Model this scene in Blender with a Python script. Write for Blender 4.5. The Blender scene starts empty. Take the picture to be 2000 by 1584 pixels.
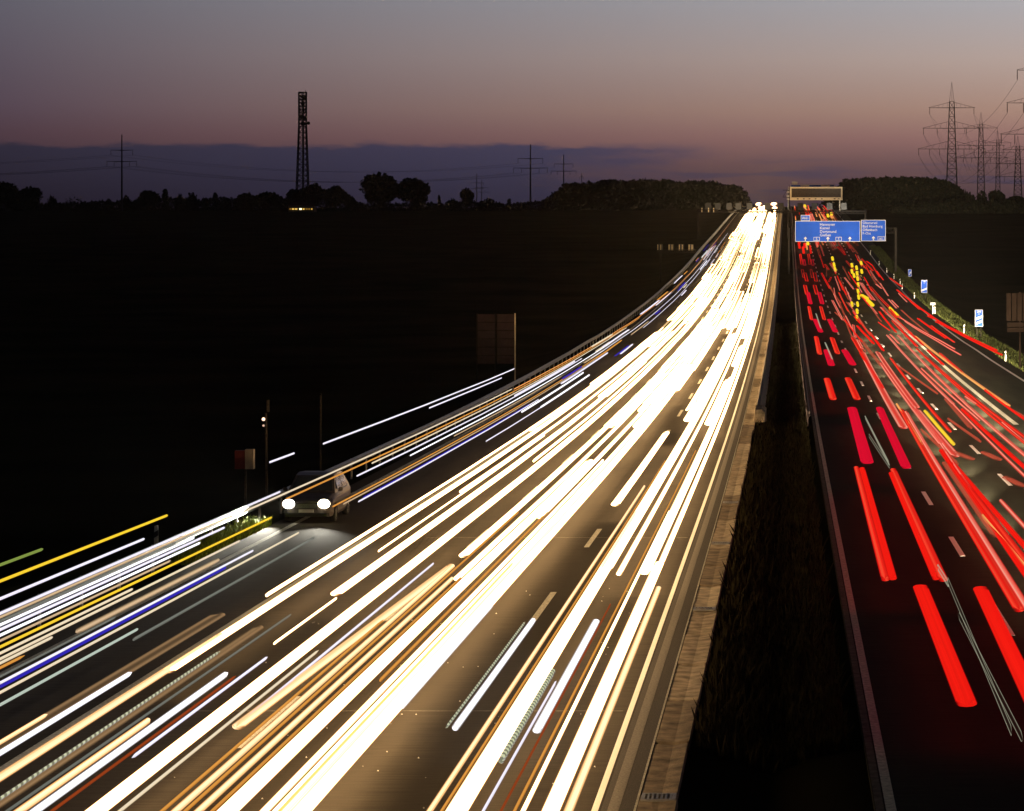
import bpy, math, random
from mathutils import Vector, Matrix
random.seed(7)
R = math.radians
scene = bpy.context.scene
COL = scene.collection

# ------------------------------------------------------------------ camera
F, VX, VY, CH = 5200.0, 1537.0, 530.0, 8.85      # focal length in photo pixels, vanishing point of the road, eye height
cam = bpy.data.cameras.new('camera')
cam.sensor_fit = 'HORIZONTAL'
cam.sensor_width = 36.0
cam.lens = F / 2000.0 * 36.0
cam.shift_x = -(VX - 1000.0) / 2000.0
cam.shift_y = -(792.0 - VY) / 2000.0
cam.clip_start = 0.5
cam.clip_end = 20000.0
cam_ob = bpy.data.objects.new('camera', cam)
COL.objects.link(cam_ob)
cam_ob.location = (0, 0, CH)
cam_ob.rotation_euler = (R(90), 0, 0)
scene.camera = cam_ob

def lin(c):
    c = c / 255.0
    return c / 12.92 if c <= 0.04045 else ((c + 0.055) / 1.055) ** 2.4
def srgb(r, g, b):
    return (lin(r), lin(g), lin(b), 1.0)

# ------------------------------------------------------------------ dusk sky
world = bpy.data.worlds.new('World')
scene.world = world
world.use_nodes = True
nt = world.node_tree
nt.nodes.clear()
def node(t, typ, **kw):
    n = t.nodes.new(typ)
    for k, v in kw.items():
        setattr(n, k, v)
    return n
def mth(t, op, a, b=None, c=None, clamp=False):
    n = t.nodes.new('ShaderNodeMath')
    n.operation = op
    n.use_clamp = clamp
    for i, v in enumerate((a, b, c)):
        if v is None:
            continue
        if isinstance(v, (int, float)):
            n.inputs[i].default_value = v
        else:
            t.links.new(v, n.inputs[i])
    return n.outputs[0]
def ramp(t, fac, stops, interp='LINEAR'):
    n = t.nodes.new('ShaderNodeValToRGB')
    e = n.color_ramp.elements
    n.color_ramp.interpolation = interp
    while len(e) < len(stops):
        e.new(0.5)
    for i, (p, c) in enumerate(stops):
        e[i].position = p
        e[i].color = c
    t.links.new(fac, n.inputs[0])
    return n.outputs[0]
def mixc(t, fac, a, b, mode='MIX'):
    n = t.nodes.new('ShaderNodeMix')
    n.data_type = 'RGBA'
    n.blend_type = mode
    for sock, v in ((n.inputs[0], fac), (n.inputs[6], a), (n.inputs[7], b)):
        if isinstance(v, (int, float)):
            sock.default_value = v
        elif isinstance(v, tuple):
            sock.default_value = v
        else:
            t.links.new(v, sock)
    return n.outputs[2]
def smooth(t, v, lo, hi):
    n = t.nodes.new('ShaderNodeMapRange')
    n.interpolation_type = 'SMOOTHSTEP'
    n.inputs[1].default_value = lo
    n.inputs[2].default_value = hi
    t.links.new(v, n.inputs[0])
    return n.outputs[0]

tc = node(nt, 'ShaderNodeTexCoord')
sep = node(nt, 'ShaderNodeSeparateXYZ')
nt.links.new(tc.outputs['Generated'], sep.inputs[0])
elev = mth(nt, 'MULTIPLY', mth(nt, 'ARCSINE', sep.outputs[2]), 57.2958)
azim = mth(nt, 'MULTIPLY', mth(nt, 'ARCTAN2', sep.outputs[0], sep.outputs[1]), 57.2958)
dist = mth(nt, 'SUBTRACT', mth(nt, 'ABSOLUTE', mth(nt, 'SUBTRACT', azim, 15.0)), 10.0)
warm = mth(nt, 'SUBTRACT', 1.0, mth(nt, 'DIVIDE', dist, 21.5, clamp=True), clamp=True)
far_az = mth(nt, 'DIVIDE', mth(nt, 'SUBTRACT', dist, 21.5), 90.0, clamp=True)
night = mth(nt, 'SUBTRACT', 1.0, mth(nt, 'MULTIPLY', far_az, 0.7))
et = mth(nt, 'DIVIDE', elev, 40.0, clamp=True)
rl = ramp(nt, et, [(0, srgb(30, 26, 36)), (1.5/40, srgb(45, 35, 47)), (2.3/40, srgb(58, 44, 56)), (2.86/40, srgb(74, 55, 66)),
                   (3.46/40, srgb(81, 67, 80)), (4.56/40, srgb(87, 79, 91)), (5.75/40, srgb(92, 90, 101)), (12/40, srgb(52, 55, 70)), (1, srgb(13, 15, 25))])
rr = ramp(nt, et, [(0, srgb(50, 42, 52)), (1.5/40, srgb(68, 53, 62)), (2.26/40, srgb(102, 76, 80)), (2.86/40, srgb(142, 105, 102)),
                   (3.46/40, srgb(163, 131, 118)), (4.56/40, srgb(174, 155, 148)), (5.75/40, srgb(165, 162, 166)), (12/40, srgb(78, 83, 97)), (1, srgb(15, 18, 29))])
clear = mixc(nt, warm, rl, rr)
# low bank of dark cloud along the left of the horizon, thinning out to the right
cc = node(nt, 'ShaderNodeCombineXYZ')
nt.links.new(mth(nt, 'MULTIPLY', azim, 0.22), cc.inputs[0])
nt.links.new(mth(nt, 'MULTIPLY', elev, 1.1), cc.inputs[1])
nz = node(nt, 'ShaderNodeTexNoise')
nz.inputs['Scale'].default_value = 1.6
nz.inputs['Detail'].default_value = 5.0
nz.inputs['Roughness'].default_value = 0.6
nt.links.new(cc.outputs[0], nz.inputs['Vector'])
edge = mth(nt, 'MULTIPLY_ADD', nz.outputs[0], 0.75, 2.32)
slope = mth(nt, 'MULTIPLY', mth(nt, 'ADD', azim, 10.0), 0.010)
over = mth(nt, 'SUBTRACT', elev, mth(nt, 'ADD', edge, slope))
bank = mth(nt, 'SUBTRACT', 1.0, smooth(nt, over, -0.09, 0.045))
tail = mth(nt, 'SUBTRACT', 1.0, smooth(nt, mth(nt, 'MULTIPLY_ADD', mth(nt, 'SUBTRACT', nz.outputs[0], 0.5), 9.0, azim), -5.5, -1.0))
rear = smooth(nt, azim, -70.0, -40.0)
bankm = mth(nt, 'MULTIPLY', mth(nt, 'MULTIPLY', bank, tail), rear)
cw = node(nt, 'ShaderNodeCombineXYZ')
nt.links.new(mth(nt, 'MULTIPLY', azim, 0.35), cw.inputs[0])
nt.links.new(mth(nt, 'MULTIPLY', elev, 4.5), cw.inputs[1])
nw = node(nt, 'ShaderNodeTexNoise')
nw.inputs['Scale'].default_value = 1.0
nw.inputs['Detail'].default_value = 4.0
nt.links.new(cw.outputs[0], nw.inputs['Vector'])
wisp = mth(nt, 'MULTIPLY', smooth(nt, nw.outputs[0], 0.48, 0.62), mth(nt, 'SUBTRACT', 1.0, smooth(nt, elev, 2.1, 2.6)))
wisp = mth(nt, 'MULTIPLY', wisp, 0.6)
cmask = mth(nt, 'MAXIMUM', mth(nt, 'MULTIPLY', bankm, 0.93), wisp)
ce = smooth(nt, elev, 1.1, 2.9)
cl_low = mixc(nt, warm, srgb(21, 21, 36), srgb(46, 47, 72))
cl_high = mixc(nt, warm, srgb(36, 37, 56), srgb(64, 66, 98))
sky_c = mixc(nt, cmask, clear, mixc(nt, ce, cl_low, cl_high))
sky_c = mixc(nt, 1.0, sky_c, night, 'MULTIPLY')
bg = node(nt, 'ShaderNodeBackground')
bg.inputs[1].default_value = 1.12
nt.links.new(sky_c, bg.inputs[0])
nish = node(nt, 'ShaderNodeTexSky')
nish.sky_type = 'NISHITA'
nish.sun_disc = False
nish.sun_elevation = R(-4.0)
nish.sun_rotation = R(25.0)
bg2 = node(nt, 'ShaderNodeBackground')
bg2.inputs[1].default_value = 0.05
nt.links.new(nish.outputs[0], bg2.inputs[0])
add = node(nt, 'ShaderNodeAddShader')
nt.links.new(bg.outputs[0], add.inputs[0])
nt.links.new(bg2.outputs[0], add.inputs[1])
wo = node(nt, 'ShaderNodeOutputWorld')
nt.links.new(add.outputs[0], wo.inputs[0])

vs = scene.view_settings
scene.display_settings.display_device = 'sRGB'
vs.view_transform = 'Standard'
vs.look = 'None'
vs.exposure = 0.0
vs.gamma = 1.0
vs.use_curve_mapping = False
scene.cycles.use_denoising = True
scene.cycles.max_bounces = 6
scene.cycles.transparent_max_bounces = 48
scene.cycles.diffuse_bounces = 2
scene.cycles.volume_bounces = 0
scene.cycles.sample_clamp_indirect = 4.0

# ------------------------------------------------------------------ helpers
class MB:
    """collects shapes for ONE mesh object"""
    def __init__(self):
        self.v, self.f, self.uv = [], [], None
    def quad(self, a, b, c, d):
        n = len(self.v)
        self.v += [tuple(a), tuple(b), tuple(c), tuple(d)]
        self.f.append((n, n+1, n+2, n+3))
    def poly(self, pts):
        n = len(self.v)
        self.v += [tuple(p) for p in pts]
        self.f.append(tuple(range(n, n+len(pts))))
    def box(self, x0, x1, y0, y1, z0, z1):
        n = len(self.v)
        self.v += [(x0,y0,z0),(x1,y0,z0),(x1,y1,z0),(x0,y1,z0),(x0,y0,z1),(x1,y0,z1),(x1,y1,z1),(x0,y1,z1)]
        for q in ((0,3,2,1),(4,5,6,7),(0,1,5,4),(1,2,6,5),(2,3,7,6),(3,0,4,7)):
            self.f.append(tuple(n+i for i in q))
    def bar(self, a, b, r, n=4, r2=None):
        a, b = Vector(a), Vector(b)
        r2 = r if r2 is None else r2
        d = (b - a)
        if d.length < 1e-6:
            return
        d.normalize()
        u = d.cross(Vector((0, 0, 1)))
        if u.length < 1e-3:
            u = Vector((1, 0, 0))
        u.normalize()
        w = d.cross(u)
        k = len(self.v)
        for p, rr_ in ((a, r), (b, r2)):
            for i in range(n):
                t = 2*math.pi*(i+0.5)/n
                self.v.append(tuple(p + (u*math.cos(t) + w*math.sin(t))*rr_))
        for i in range(n):
            j = (i+1) % n
            self.f.append((k+i, k+j, k+n+j, k+n+i))
        self.f.append(tuple(k+i for i in reversed(range(n))))
        self.f.append(tuple(k+n+i for i in range(n)))
    def loft(self, rings, cap=True, closed=True):
        k = len(self.v)
        n = len(rings[0])
        for r_ in rings:
            self.v += [tuple(p) for p in r_]
        for i in range(len(rings)-1):
            for j in range(n if closed else n-1):
                j2 = (j+1) % n
                self.f.append((k+i*n+j, k+i*n+j2, k+(i+1)*n+j2, k+(i+1)*n+j))
        if cap and closed:
            self.f.append(tuple(k+j for j in reversed(range(n))))
            self.f.append(tuple(k+(len(rings)-1)*n+j for j in range(n)))
    def mesh(self, name, mat=None, smooth_=False):
        me = bpy.data.meshes.new(name)
        me.from_pydata(self.v, [], self.f)
        if self.uv:
            l = me.uv_layers.new(name='UVMap')
            for p in me.polygons:
                for li in p.loop_indices:
                    l.data[li].uv = self.uv[me.loops[li].vertex_index]
        if mat:
            me.materials.append(mat)
        if smooth_:
            for p in me.polygons:
                p.use_smooth = True
        me.update()
        return me
    def build(self, name, mat=None, parent=None, smooth_=False, loc=None):
        o = bpy.data.objects.new(name, self.mesh(name, mat, smooth_))
        COL.objects.link(o)
        if parent:
            o.parent = parent
        if loc:
            o.location = loc
        return o
def tag(o, label=None, cat=None, group=None, kind=None):
    if label: o['label'] = label
    if cat: o['category'] = cat
    if group: o['group'] = group
    if kind: o['kind'] = kind
    return o
def empty(name, loc=(0,0,0), rz=0.0):
    o = bpy.data.objects.new(name, None)
    o.empty_display_size = 0.3
    COL.objects.link(o)
    o.location = loc
    o.rotation_euler = (0, 0, rz)
    return o
def inst(name, me, parent=None, loc=(0,0,0), rz=0.0, sc=None):
    o = bpy.data.objects.new(name, me)
    COL.objects.link(o)
    o.parent = parent
    o.location = loc
    o.rotation_euler = (0, 0, rz)
    if sc: o.scale = sc
    return o

# long profile of the road: a sag, then a steady climb to a crest about a kilometre away
PROF = [(-200,0.0),(0,0.0),(90,0.0),(110,0.02),(125,0.08),(140,0.14),(158,0.28),(176,0.47),(194,0.68),(212,0.95),(230,1.22),(248,1.58),(266,1.85),
        (284,2.24),(302,2.66),(320,3.13),(338,3.63),(356,4.13),(374,4.68),(392,5.31),(410,6.01),(428,6.63),(446,7.31),(464,8.05),
        (482,8.76),(500,9.57),(518,10.34),(536,11.22),(554,12.1),(572,12.97),(640,16.0),(700,18.7),(800,23.3),(900,27.8),(980,31.1),(1050,33.9),(1100,35.4),
        (1200,38.0),(1500,45.3),(2000,57.6),(3000,82.2),(5000,131.4),(9000,229.8)]
def zp(y):
    for i in range(len(PROF)-1):
        a, b = PROF[i], PROF[i+1]
        if y <= b[0]:
            t = max(0.0, (y-a[0])/(b[0]-a[0]))
            return a[1] + t*(b[1]-a[1])
    return PROF[-1][1]
def img_y(Y, h=0.0):
    return VY + F*(CH - zp(Y) - h)/Y
def Y_at(y, h=0.0):            # distance along the road at which height h above it falls on photo row y
    lo, hi = 8.0, 1150.0
    if img_y(hi, h) > y:
        return hi
    for _ in range(50):
        m = 0.5*(lo+hi)
        if img_y(m, h) > y: lo = m
        else: hi = m
    return 0.5*(lo+hi)
def YS(y0, y1):
    out, y = [], y0
    while y < y1 - 1:
        out.append(y)
        y += 6.0 if y < 600 else 20.0
    out.append(y1)
    return out

# ------------------------------------------------------------------ materials
def new_mat(name):
    m = bpy.data.materials.new(name)
    m.use_nodes = True
    t = m.node_tree
    b = t.nodes['Principled BSDF']
    return m, t, b
def surf(name, col, rough=0.7, metal=0.0, var=0.25, scale=3.0, bump=0.0, bscale=40.0, spec=0.3, detail=6.0):
    m, t, b = new_mat(name)
    n = node(t, 'ShaderNodeTexNoise')
    tcn = node(t, 'ShaderNodeTexCoord')
    t.links.new(tcn.outputs['Object'], n.inputs['Vector'])
    n.inputs['Scale'].default_value = scale
    n.inputs['Detail'].default_value = detail
    lo = tuple(c*(1-var) for c in col) + (1,)
    hi = tuple(min(1, c*(1+var)) for c in col) + (1,)
    t.links.new(ramp(t, n.outputs[0], [(0.3, lo), (0.7, hi)]), b.inputs['Base Color'])
    b.inputs['Roughness'].default_value = rough
    b.inputs['Metallic'].default_value = metal
    b.inputs['Specular IOR Level'].default_value = spec
    if bump:
        n2 = node(t, 'ShaderNodeTexNoise')
        n2.inputs['Scale'].default_value = bscale
        t.links.new(tcn.outputs['Object'], n2.inputs['Vector'])
        bp = node(t, 'ShaderNodeBump')
        bp.inputs['Strength'].default_value = bump
        bp.inputs['Distance'].default_value = 0.02
        t.links.new(n2.outputs[0], bp.inputs['Height'])
        t.links.new(bp.outputs[0], b.inputs['Normal'])
    return m
def emis(name, col, strength):
    m, t, b = new_mat(name)
    b.inputs['Base Color'].default_value = (0.02, 0.02, 0.02, 1)
    b.inputs['Emission Color'].default_value = tuple(col) + (1,)
    b.inputs['Emission Strength'].default_value = strength
    return m

def road_mat(name='road_concrete', k=1.0, c0=(0.042, 0.036, 0.030), c1=(0.072, 0.062, 0.050)):
    m, t, b = new_mat(name)
    tcn = node(t, 'ShaderNodeTexCoord')
    def tex(scale, vec_scale, detail=5):
        mp = node(t, 'ShaderNodeMapping')
        mp.inputs['Scale'].default_value = vec_scale
        t.links.new(tcn.outputs['Object'], mp.inputs['Vector'])
        n = node(t, 'ShaderNodeTexNoise')
        n.inputs['Scale'].default_value = scale
        n.inputs['Detail'].default_value = detail
        t.links.new(mp.outputs[0], n.inputs['Vector'])
        return n.outputs[0]
    grooves = tex(1.0, (0.8, 14.0, 1.0), 3)      # brushed across the lanes
    patches = tex(0.25, (2.5, 0.25, 1.0), 4)     # wheel tracks run along them
    grain = tex(60.0, (1, 1, 1), 2)
    c = ramp(t, patches, [(0.3, tuple(q*k for q in c0) + (1,)), (0.7, tuple(q*k for q in c1) + (1,))])
    c = mixc(t, 0.75, c, ramp(t, grooves, [(0.3, (0.62, 0.62, 0.62, 1)), (0.7, (1.25, 1.25, 1.25, 1))]), 'MULTIPLY')
    c = mixc(t, 0.8, c, ramp(t, grain, [(0.3, (0.55, 0.55, 0.55, 1)), (0.72, (1.4, 1.4, 1.4, 1))]), 'MULTIPLY')
    t.links.new(c, b.inputs['Base Color'])
    b.inputs['Roughness'].default_value = 0.9
    b.inputs['Specular IOR Level'].default_value = 0.03
    bp = node(t, 'ShaderNodeBump')
    bp.inputs['Strength'].default_value = 0.35
    bp.inputs['Distance'].default_value = 0.01
    t.links.new(mth(t, 'ADD', grooves, mth(t, 'MULTIPLY', grain, 0.6)), bp.inputs['Height'])
    t.links.new(bp.outputs[0], b.inputs['Normal'])
    return m
M = {}
M['road'] = road_mat('road_concrete', 0.85)
M['road2'] = road_mat('road_asphalt', 0.72, (0.041, 0.042, 0.029), (0.070, 0.069, 0.045))
M['asphalt'] = surf('kerb_asphalt', (0.055, 0.048, 0.040), 0.9, var=0.6, scale=45, bump=0.9, bscale=60)
M['oldline'] = surf('faded_line', (0.16, 0.145, 0.12), 0.8, var=0.4, scale=25, bump=0.3)
M['paint'] = surf('road_paint', (0.80, 0.79, 0.75), 0.5, var=0.12, scale=30, bump=0.2)
M['wornpaint'] = surf('worn_road_paint', (0.46, 0.45, 0.39), 0.8, var=0.4, scale=14, bump=0.3, spec=0.03)
M['mosspaint'] = surf('greenish_road_paint', (0.74, 0.80, 0.62), 0.7, var=0.35, scale=9, bump=0.3, spec=0.03)
M['dirt'] = surf('dusty_verge_strip', (0.10, 0.09, 0.06), 0.9, var=0.5, scale=5, bump=0.5)
M['concrete'] = surf('gutter_concrete', (0.48, 0.39, 0.27), 0.85, var=0.5, scale=3.0, bump=0.5, bscale=25)
M['concrete2'] = surf('gutter_concrete_pale', (0.56, 0.47, 0.34), 0.9, var=0.4, scale=3.5, bump=0.8, bscale=18)
M['concrete3'] = surf('gutter_concrete_stained', (0.27, 0.21, 0.14), 0.9, var=0.55, scale=2.5, bump=0.8, bscale=18)
M['barrier'] = surf('barrier_concrete', (0.36, 0.33, 0.28), 0.8, var=0.25, scale=2.5, bump=0.3)
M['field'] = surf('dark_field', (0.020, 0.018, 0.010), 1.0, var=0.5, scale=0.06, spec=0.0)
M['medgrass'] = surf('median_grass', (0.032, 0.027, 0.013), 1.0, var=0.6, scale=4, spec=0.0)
M['grass'] = surf('verge_grass', (0.036, 0.044, 0.012), 0.9, var=0.5, scale=6, spec=0.05)
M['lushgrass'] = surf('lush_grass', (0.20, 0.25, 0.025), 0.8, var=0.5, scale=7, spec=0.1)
M['galv'] = surf('galvanised_steel', (0.42, 0.42, 0.40), 0.45, 0.7, var=0.2, scale=6)
M['oldsteel'] = surf('weathered_steel', (0.14, 0.10, 0.09), 0.75, 0.2, var=0.4, scale=3)
M['darksteel'] = surf('dark_steel', (0.016, 0.014, 0.013), 0.85, 0.0, var=0.2, spec=0.05)
M['pylon'] = surf('pylon_steel', (0.045, 0.042, 0.045), 0.7, 0.2, var=0.2)
M['ceramic'] = surf('insulator_ceramic', (0.05, 0.035, 0.03), 0.4)
M['cable'] = surf('cable_metal', (0.06, 0.055, 0.06), 0.7)
M['leaf'] = surf('foliage', (0.026, 0.028, 0.016), 0.9, var=0.5, scale=1.2, spec=0.05)
M['bark'] = surf('bark', (0.05, 0.04, 0.03), 0.95, var=0.4, scale=8, bump=0.5)
M['blue'] = surf('sign_blue', (0.010, 0.062, 0.42), 0.6, var=0.12, scale=0.5, spec=0.05)
M['signwhite'] = surf('sign_white', (0.42, 0.42, 0.44), 0.6, var=0.06, scale=1.0)
M['cream'] = surf('board_cream_frame', (0.78, 0.70, 0.50), 0.5, var=0.08, scale=1.0)
M['display'] = surf('dark_display', (0.055, 0.040, 0.026), 0.5, var=0.35, scale=2.0)
M['signdark'] = surf('dark_brown_board', (0.004, 0.0026, 0.002), 1.0, var=0.3, spec=0.0)
M['signback'] = surf('sign_back_aluminium', (0.040, 0.022, 0.023), 0.7, 0.0, var=0.2, scale=2.0)
M['white_plastic'] = surf('white_plastic', (0.48, 0.48, 0.44), 0.5, var=0.08)
M['black_plastic'] = surf('black_plastic', (0.02, 0.02, 0.02), 0.5, var=0.2)
M['reflector'] = surf('amber_reflector', (0.75, 0.42, 0.05), 0.2, var=0.1)
M['wood'] = surf('weathered_post', (0.10, 0.075, 0.05), 0.9, var=0.4, scale=12, bump=0.4)
M['carpaint'] = surf('dark_car_paint', (0.10, 0.085, 0.08), 0.38, 0.1, var=0.1, spec=0.5)
M['glass'] = surf('car_glass', (0.05, 0.06, 0.07), 0.22, 0.0, var=0.1, spec=0.7)
M['tyre'] = surf('tyre_rubber', (0.02, 0.02, 0.02), 0.85)
M['rim'] = surf('alloy_rim', (0.5, 0.5, 0.5), 0.3, 0.9)
M['plate'] = surf('number_plate', (0.7, 0.7, 0.68), 0.5)
M['wall'] = surf('shed_wall', (0.20, 0.17, 0.13), 0.9)
M['redpanel'] = surf('red_panel', (0.22, 0.03, 0.02), 0.6)
M['yellowpanel'] = surf('pale_yellow_panel', (0.62, 0.52, 0.34), 0.6, var=0.2)

def trail_mat(name, core, mid, fringe, strength, beads=0.0, streak=0.35, pos=(0.45, 0.78), alpha=1.0, soft=0.55, rim=True, lines=9.0, tail=False):
    """glowing streak, brightest along its axis and fading out towards its rim like a thin glowing rod, whichever side it is seen from"""
    m = bpy.data.materials.new(name)
    m.use_nodes = True
    t = m.node_tree
    t.nodes.clear()
    uv = node(t, 'ShaderNodeUVMap')
    s = node(t, 'ShaderNodeSeparateXYZ')
    t.links.new(uv.outputs[0], s.inputs[0])
    oi = node(t, 'ShaderNodeObjectInfo')
    geo = node(t, 'ShaderNodeNewGeometry')
    def flat(sock):
        a = node(t, 'ShaderNodeVectorMath', operation='MULTIPLY')
        a.inputs[1].default_value = (1, 0, 1)
        t.links.new(sock, a.inputs[0])
        b_ = node(t, 'ShaderNodeVectorMath', operation='NORMALIZE')
        t.links.new(a.outputs[0], b_.inputs[0])
        return b_.outputs[0]
    dp = node(t, 'ShaderNodeVectorMath', operation='DOT_PRODUCT')
    t.links.new(flat(geo.outputs['Normal']), dp.inputs[0])
    t.links.new(flat(geo.outputs['Incoming']), dp.inputs[1])
    c2 = mth(t, 'MULTIPLY', dp.outputs['Value'], dp.outputs['Value'])
    across = mth(t, 'SQRT', mth(t, 'MAXIMUM', mth(t, 'SUBTRACT', 1.0, c2), 0.0)) if rim else mth(t, 'MULTIPLY', mth(t, 'ABSOLUTE', mth(t, 'SUBTRACT', s.outputs[0], 0.5)), 1.2)
    cmb = node(t, 'ShaderNodeCombineXYZ')
    t.links.new(mth(t, 'MULTIPLY_ADD', s.outputs[0], lines, mth(t, 'MULTIPLY', oi.outputs['Random'], 91.0)), cmb.inputs[0])
    t.links.new(mth(t, 'MULTIPLY', s.outputs[1], 0.03), cmb.inputs[1])
    n = node(t, 'ShaderNodeTexNoise')
    n.inputs['Scale'].default_value = 1.0
    n.inputs['Detail'].default_value = 3.0
    t.links.new(cmb.outputs[0], n.inputs['Vector'])
    wob = mth(t, 'MULTIPLY_ADD', mth(t, 'SUBTRACT', n.outputs[0], 0.5), streak*1.4, across)
    col = ramp(t, wob, [(0.0, core + (1,)), (pos[0], core + (1,)), (pos[1], mid + (1,)), (1.0, fringe + (1,))])
    st = mth(t, 'MULTIPLY_ADD', n.outputs[0], streak*2.0, 1.0 - streak)
    if beads:
        w = mth(t, 'SINE', mth(t, 'MULTIPLY', s.outputs[1], 2*math.pi/beads))
        st = mth(t, 'MULTIPLY', st, mth(t, 'MULTIPLY_ADD', smooth(t, w, -0.6, 0.6), 0.7, 0.3))
    e = node(t, 'ShaderNodeEmission')
    t.links.new(col, e.inputs[0])
    t.links.new(mth(t, 'MULTIPLY', st, strength), e.inputs[1])
    al = mth(t, 'SUBTRACT', 1.0, smooth(t, across, soft, 1.0))
    if tail:
        al = mth(t, 'MULTIPLY', al, al)
    al = mth(t, 'MULTIPLY', al, alpha)
    tr = node(t, 'ShaderNodeBsdfTransparent')
    mx = node(t, 'ShaderNodeMixShader')
    t.links.new(al, mx.inputs[0]); t.links.new(tr.outputs[0], mx.inputs[1]); t.links.new(e.outputs[0], mx.inputs[2])
    o = node(t, 'ShaderNodeOutputMaterial')
    t.links.new(mx.outputs[0], o.inputs[0])
    return m
T = {
 'white':   trail_mat('headlight_white', (11.0, 7.0, 3.2), (2.1, 1.15, 0.50), (1.1, 0.27, 0.05), 1.0, streak=0.38, pos=(0.46, 0.70), soft=0.52, lines=11.0),
 'warm':    trail_mat('headlight_warm', (1.7, 1.12, 0.62), (1.1, 0.56, 0.20), (0.5, 0.16, 0.04), 1.0, streak=0.5, pos=(0.3, 0.75)),
 'cool':    trail_mat('headlight_cool', (1.5, 1.5, 1.6), (0.9, 0.88, 0.9), (0.35, 0.28, 0.26), 1.0, streak=0.45),
 'coolthin':trail_mat('marker_cool', (1.0, 0.96, 1.1), (0.80, 0.72, 0.9), (0.35, 0.25, 0.5), 1.0, streak=0.2),
 'cream':   trail_mat('marker_cream', (0.95, 0.80, 0.58), (0.8, 0.6, 0.35), (0.4, 0.2, 0.08), 0.9, streak=0.2),
 'orange':  trail_mat('signal_orange', (0.95, 0.42, 0.08), (0.8, 0.26, 0.03), (0.35, 0.06, 0.01), 0.75, streak=0.4),
 'yellow':  trail_mat('signal_yellow', (1.0, 0.68, 0.04), (0.9, 0.5, 0.02), (0.5, 0.2, 0.01), 0.95, streak=0.2),
 'tan':     trail_mat('dim_tan', (0.40, 0.235, 0.11), (0.28, 0.16, 0.07), (0.15, 0.08, 0.04), 0.9, streak=0.3, pos=(0.2, 0.65), alpha=0.75, soft=0.05),
 'tanlight':trail_mat('bright_tan', (0.80, 0.56, 0.33), (0.5, 0.32, 0.16), (0.25, 0.15, 0.08), 0.9, streak=0.3, pos=(0.25, 0.7), alpha=0.85, soft=0.1),
 'grey':    trail_mat('dim_grey', (0.20, 0.21, 0.18), (0.13, 0.13, 0.11), (0.06, 0.05, 0.04), 1.0, streak=0.4, pos=(0.2, 0.7), alpha=0.7, soft=0.1),
 'pale':    trail_mat('pale_green', (0.50, 0.58, 0.50), (0.42, 0.48, 0.40), (0.18, 0.18, 0.14), 1.0, streak=0.12),
 'blue':    trail_mat('deep_blue', (0.030, 0.020, 0.42), (0.025, 0.017, 0.32), (0.02, 0.015, 0.14), 1.0, streak=0.3, soft=0.4),
 'green':   trail_mat('dim_green', (0.25, 0.34, 0.07), (0.2, 0.26, 0.05), (0.05, 0.06, 0.01), 0.8),
 'dotted':  trail_mat('flickering_white', (0.72, 0.74, 0.46), (0.5, 0.5, 0.5), (0.2, 0.2, 0.3), 0.9, beads=0.30, streak=0.5),
 'darkred': trail_mat('dull_red', (0.40, 0.07, 0.015), (0.3, 0.04, 0.01), (0.08, 0.01, 0.01), 0.7, soft=0.3),
 'red':     trail_mat('tail_red', (0.95, 0.012, 0.006), (0.85, 0.006, 0.005), (0.25, 0.002, 0.002), 0.92, streak=0.25, pos=(0.5, 0.85), soft=0.45),
 'redbead': trail_mat('tail_red_beaded', (1.0, 0.07, 0.03), (0.85, 0.010, 0.007), (0.25, 0.003, 0.002), 0.92, streak=0.7, pos=(0.10, 0.45), soft=0.40, lines=12.0),
 'crimson': trail_mat('brake_crimson', (0.80, 0.005, 0.030), (0.72, 0.004, 0.02), (0.2, 0.002, 0.006), 0.85, streak=0.25, pos=(0.5, 0.85), soft=0.45),
 'pink':    trail_mat('overexposed_red', (1.0, 0.40, 0.28), (0.95, 0.07, 0.045), (0.5, 0.006, 0.006), 0.95, streak=0.85, pos=(0.12, 0.45), alpha=0.85, soft=0.35, lines=15.0),
 'salmon':  trail_mat('faint_salmon', (0.66, 0.10, 0.05), (0.55, 0.06, 0.03), (0.3, 0.02, 0.01), 0.85, streak=0.7, alpha=0.6, soft=0.25, lines=14.0),
 'amber':   trail_mat('amber_cream', (1.0, 0.50, 0.14), (0.95, 0.20, 0.06), (0.5, 0.02, 0.01), 1.0, streak=0.5, pos=(0.25, 0.65), soft=0.4),
 'blink':   trail_mat('indicator_amber', (1.0, 0.72, 0.02), (1.0, 0.55, 0.02), (0.9, 0.25, 0.01), 1.0, streak=0.1, soft=0.6, rim=False),
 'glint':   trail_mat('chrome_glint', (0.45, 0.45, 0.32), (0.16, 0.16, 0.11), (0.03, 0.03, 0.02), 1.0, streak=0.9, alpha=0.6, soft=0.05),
}

# ------------------------------------------------------------------ terrain, road, median
L0, L1 = -18.0, -2.48           # left carriageway incl. hard shoulder, up to the concrete gutter
R0, R1 = 1.45, 18.6             # right carriageway
RY0, RY1 = -30.0, 1150.0
def lat(x):                      # cross section of the ground beside the road
    if x < -19.6:  return -0.12 - 1.3*min(1.0, (-19.6-x)/6.0)
    if x > 20.6:   return -0.10 - 1.3*min(1.0, (x-20.6)/6.0)
    if -1.86 < x < 1.2: return -0.16 - 0.45*max(0.0, 1-abs(x+0.33)/1.2)
    return -0.16
xs = [-1600,-1200,-800,-400,-200,-100,-60,-40,-25.6,-22,-19.6,-18.2,-17.9,-2.6,-1.86,-1.2,-0.33,0.5,1.2,1.6,18.5,18.7,20.6,23,26.6,40,60,100,200,400,700]
ys = YS(-40, 1150) + [1300,1500,1800,2200,2700]
mb = MB()
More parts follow.
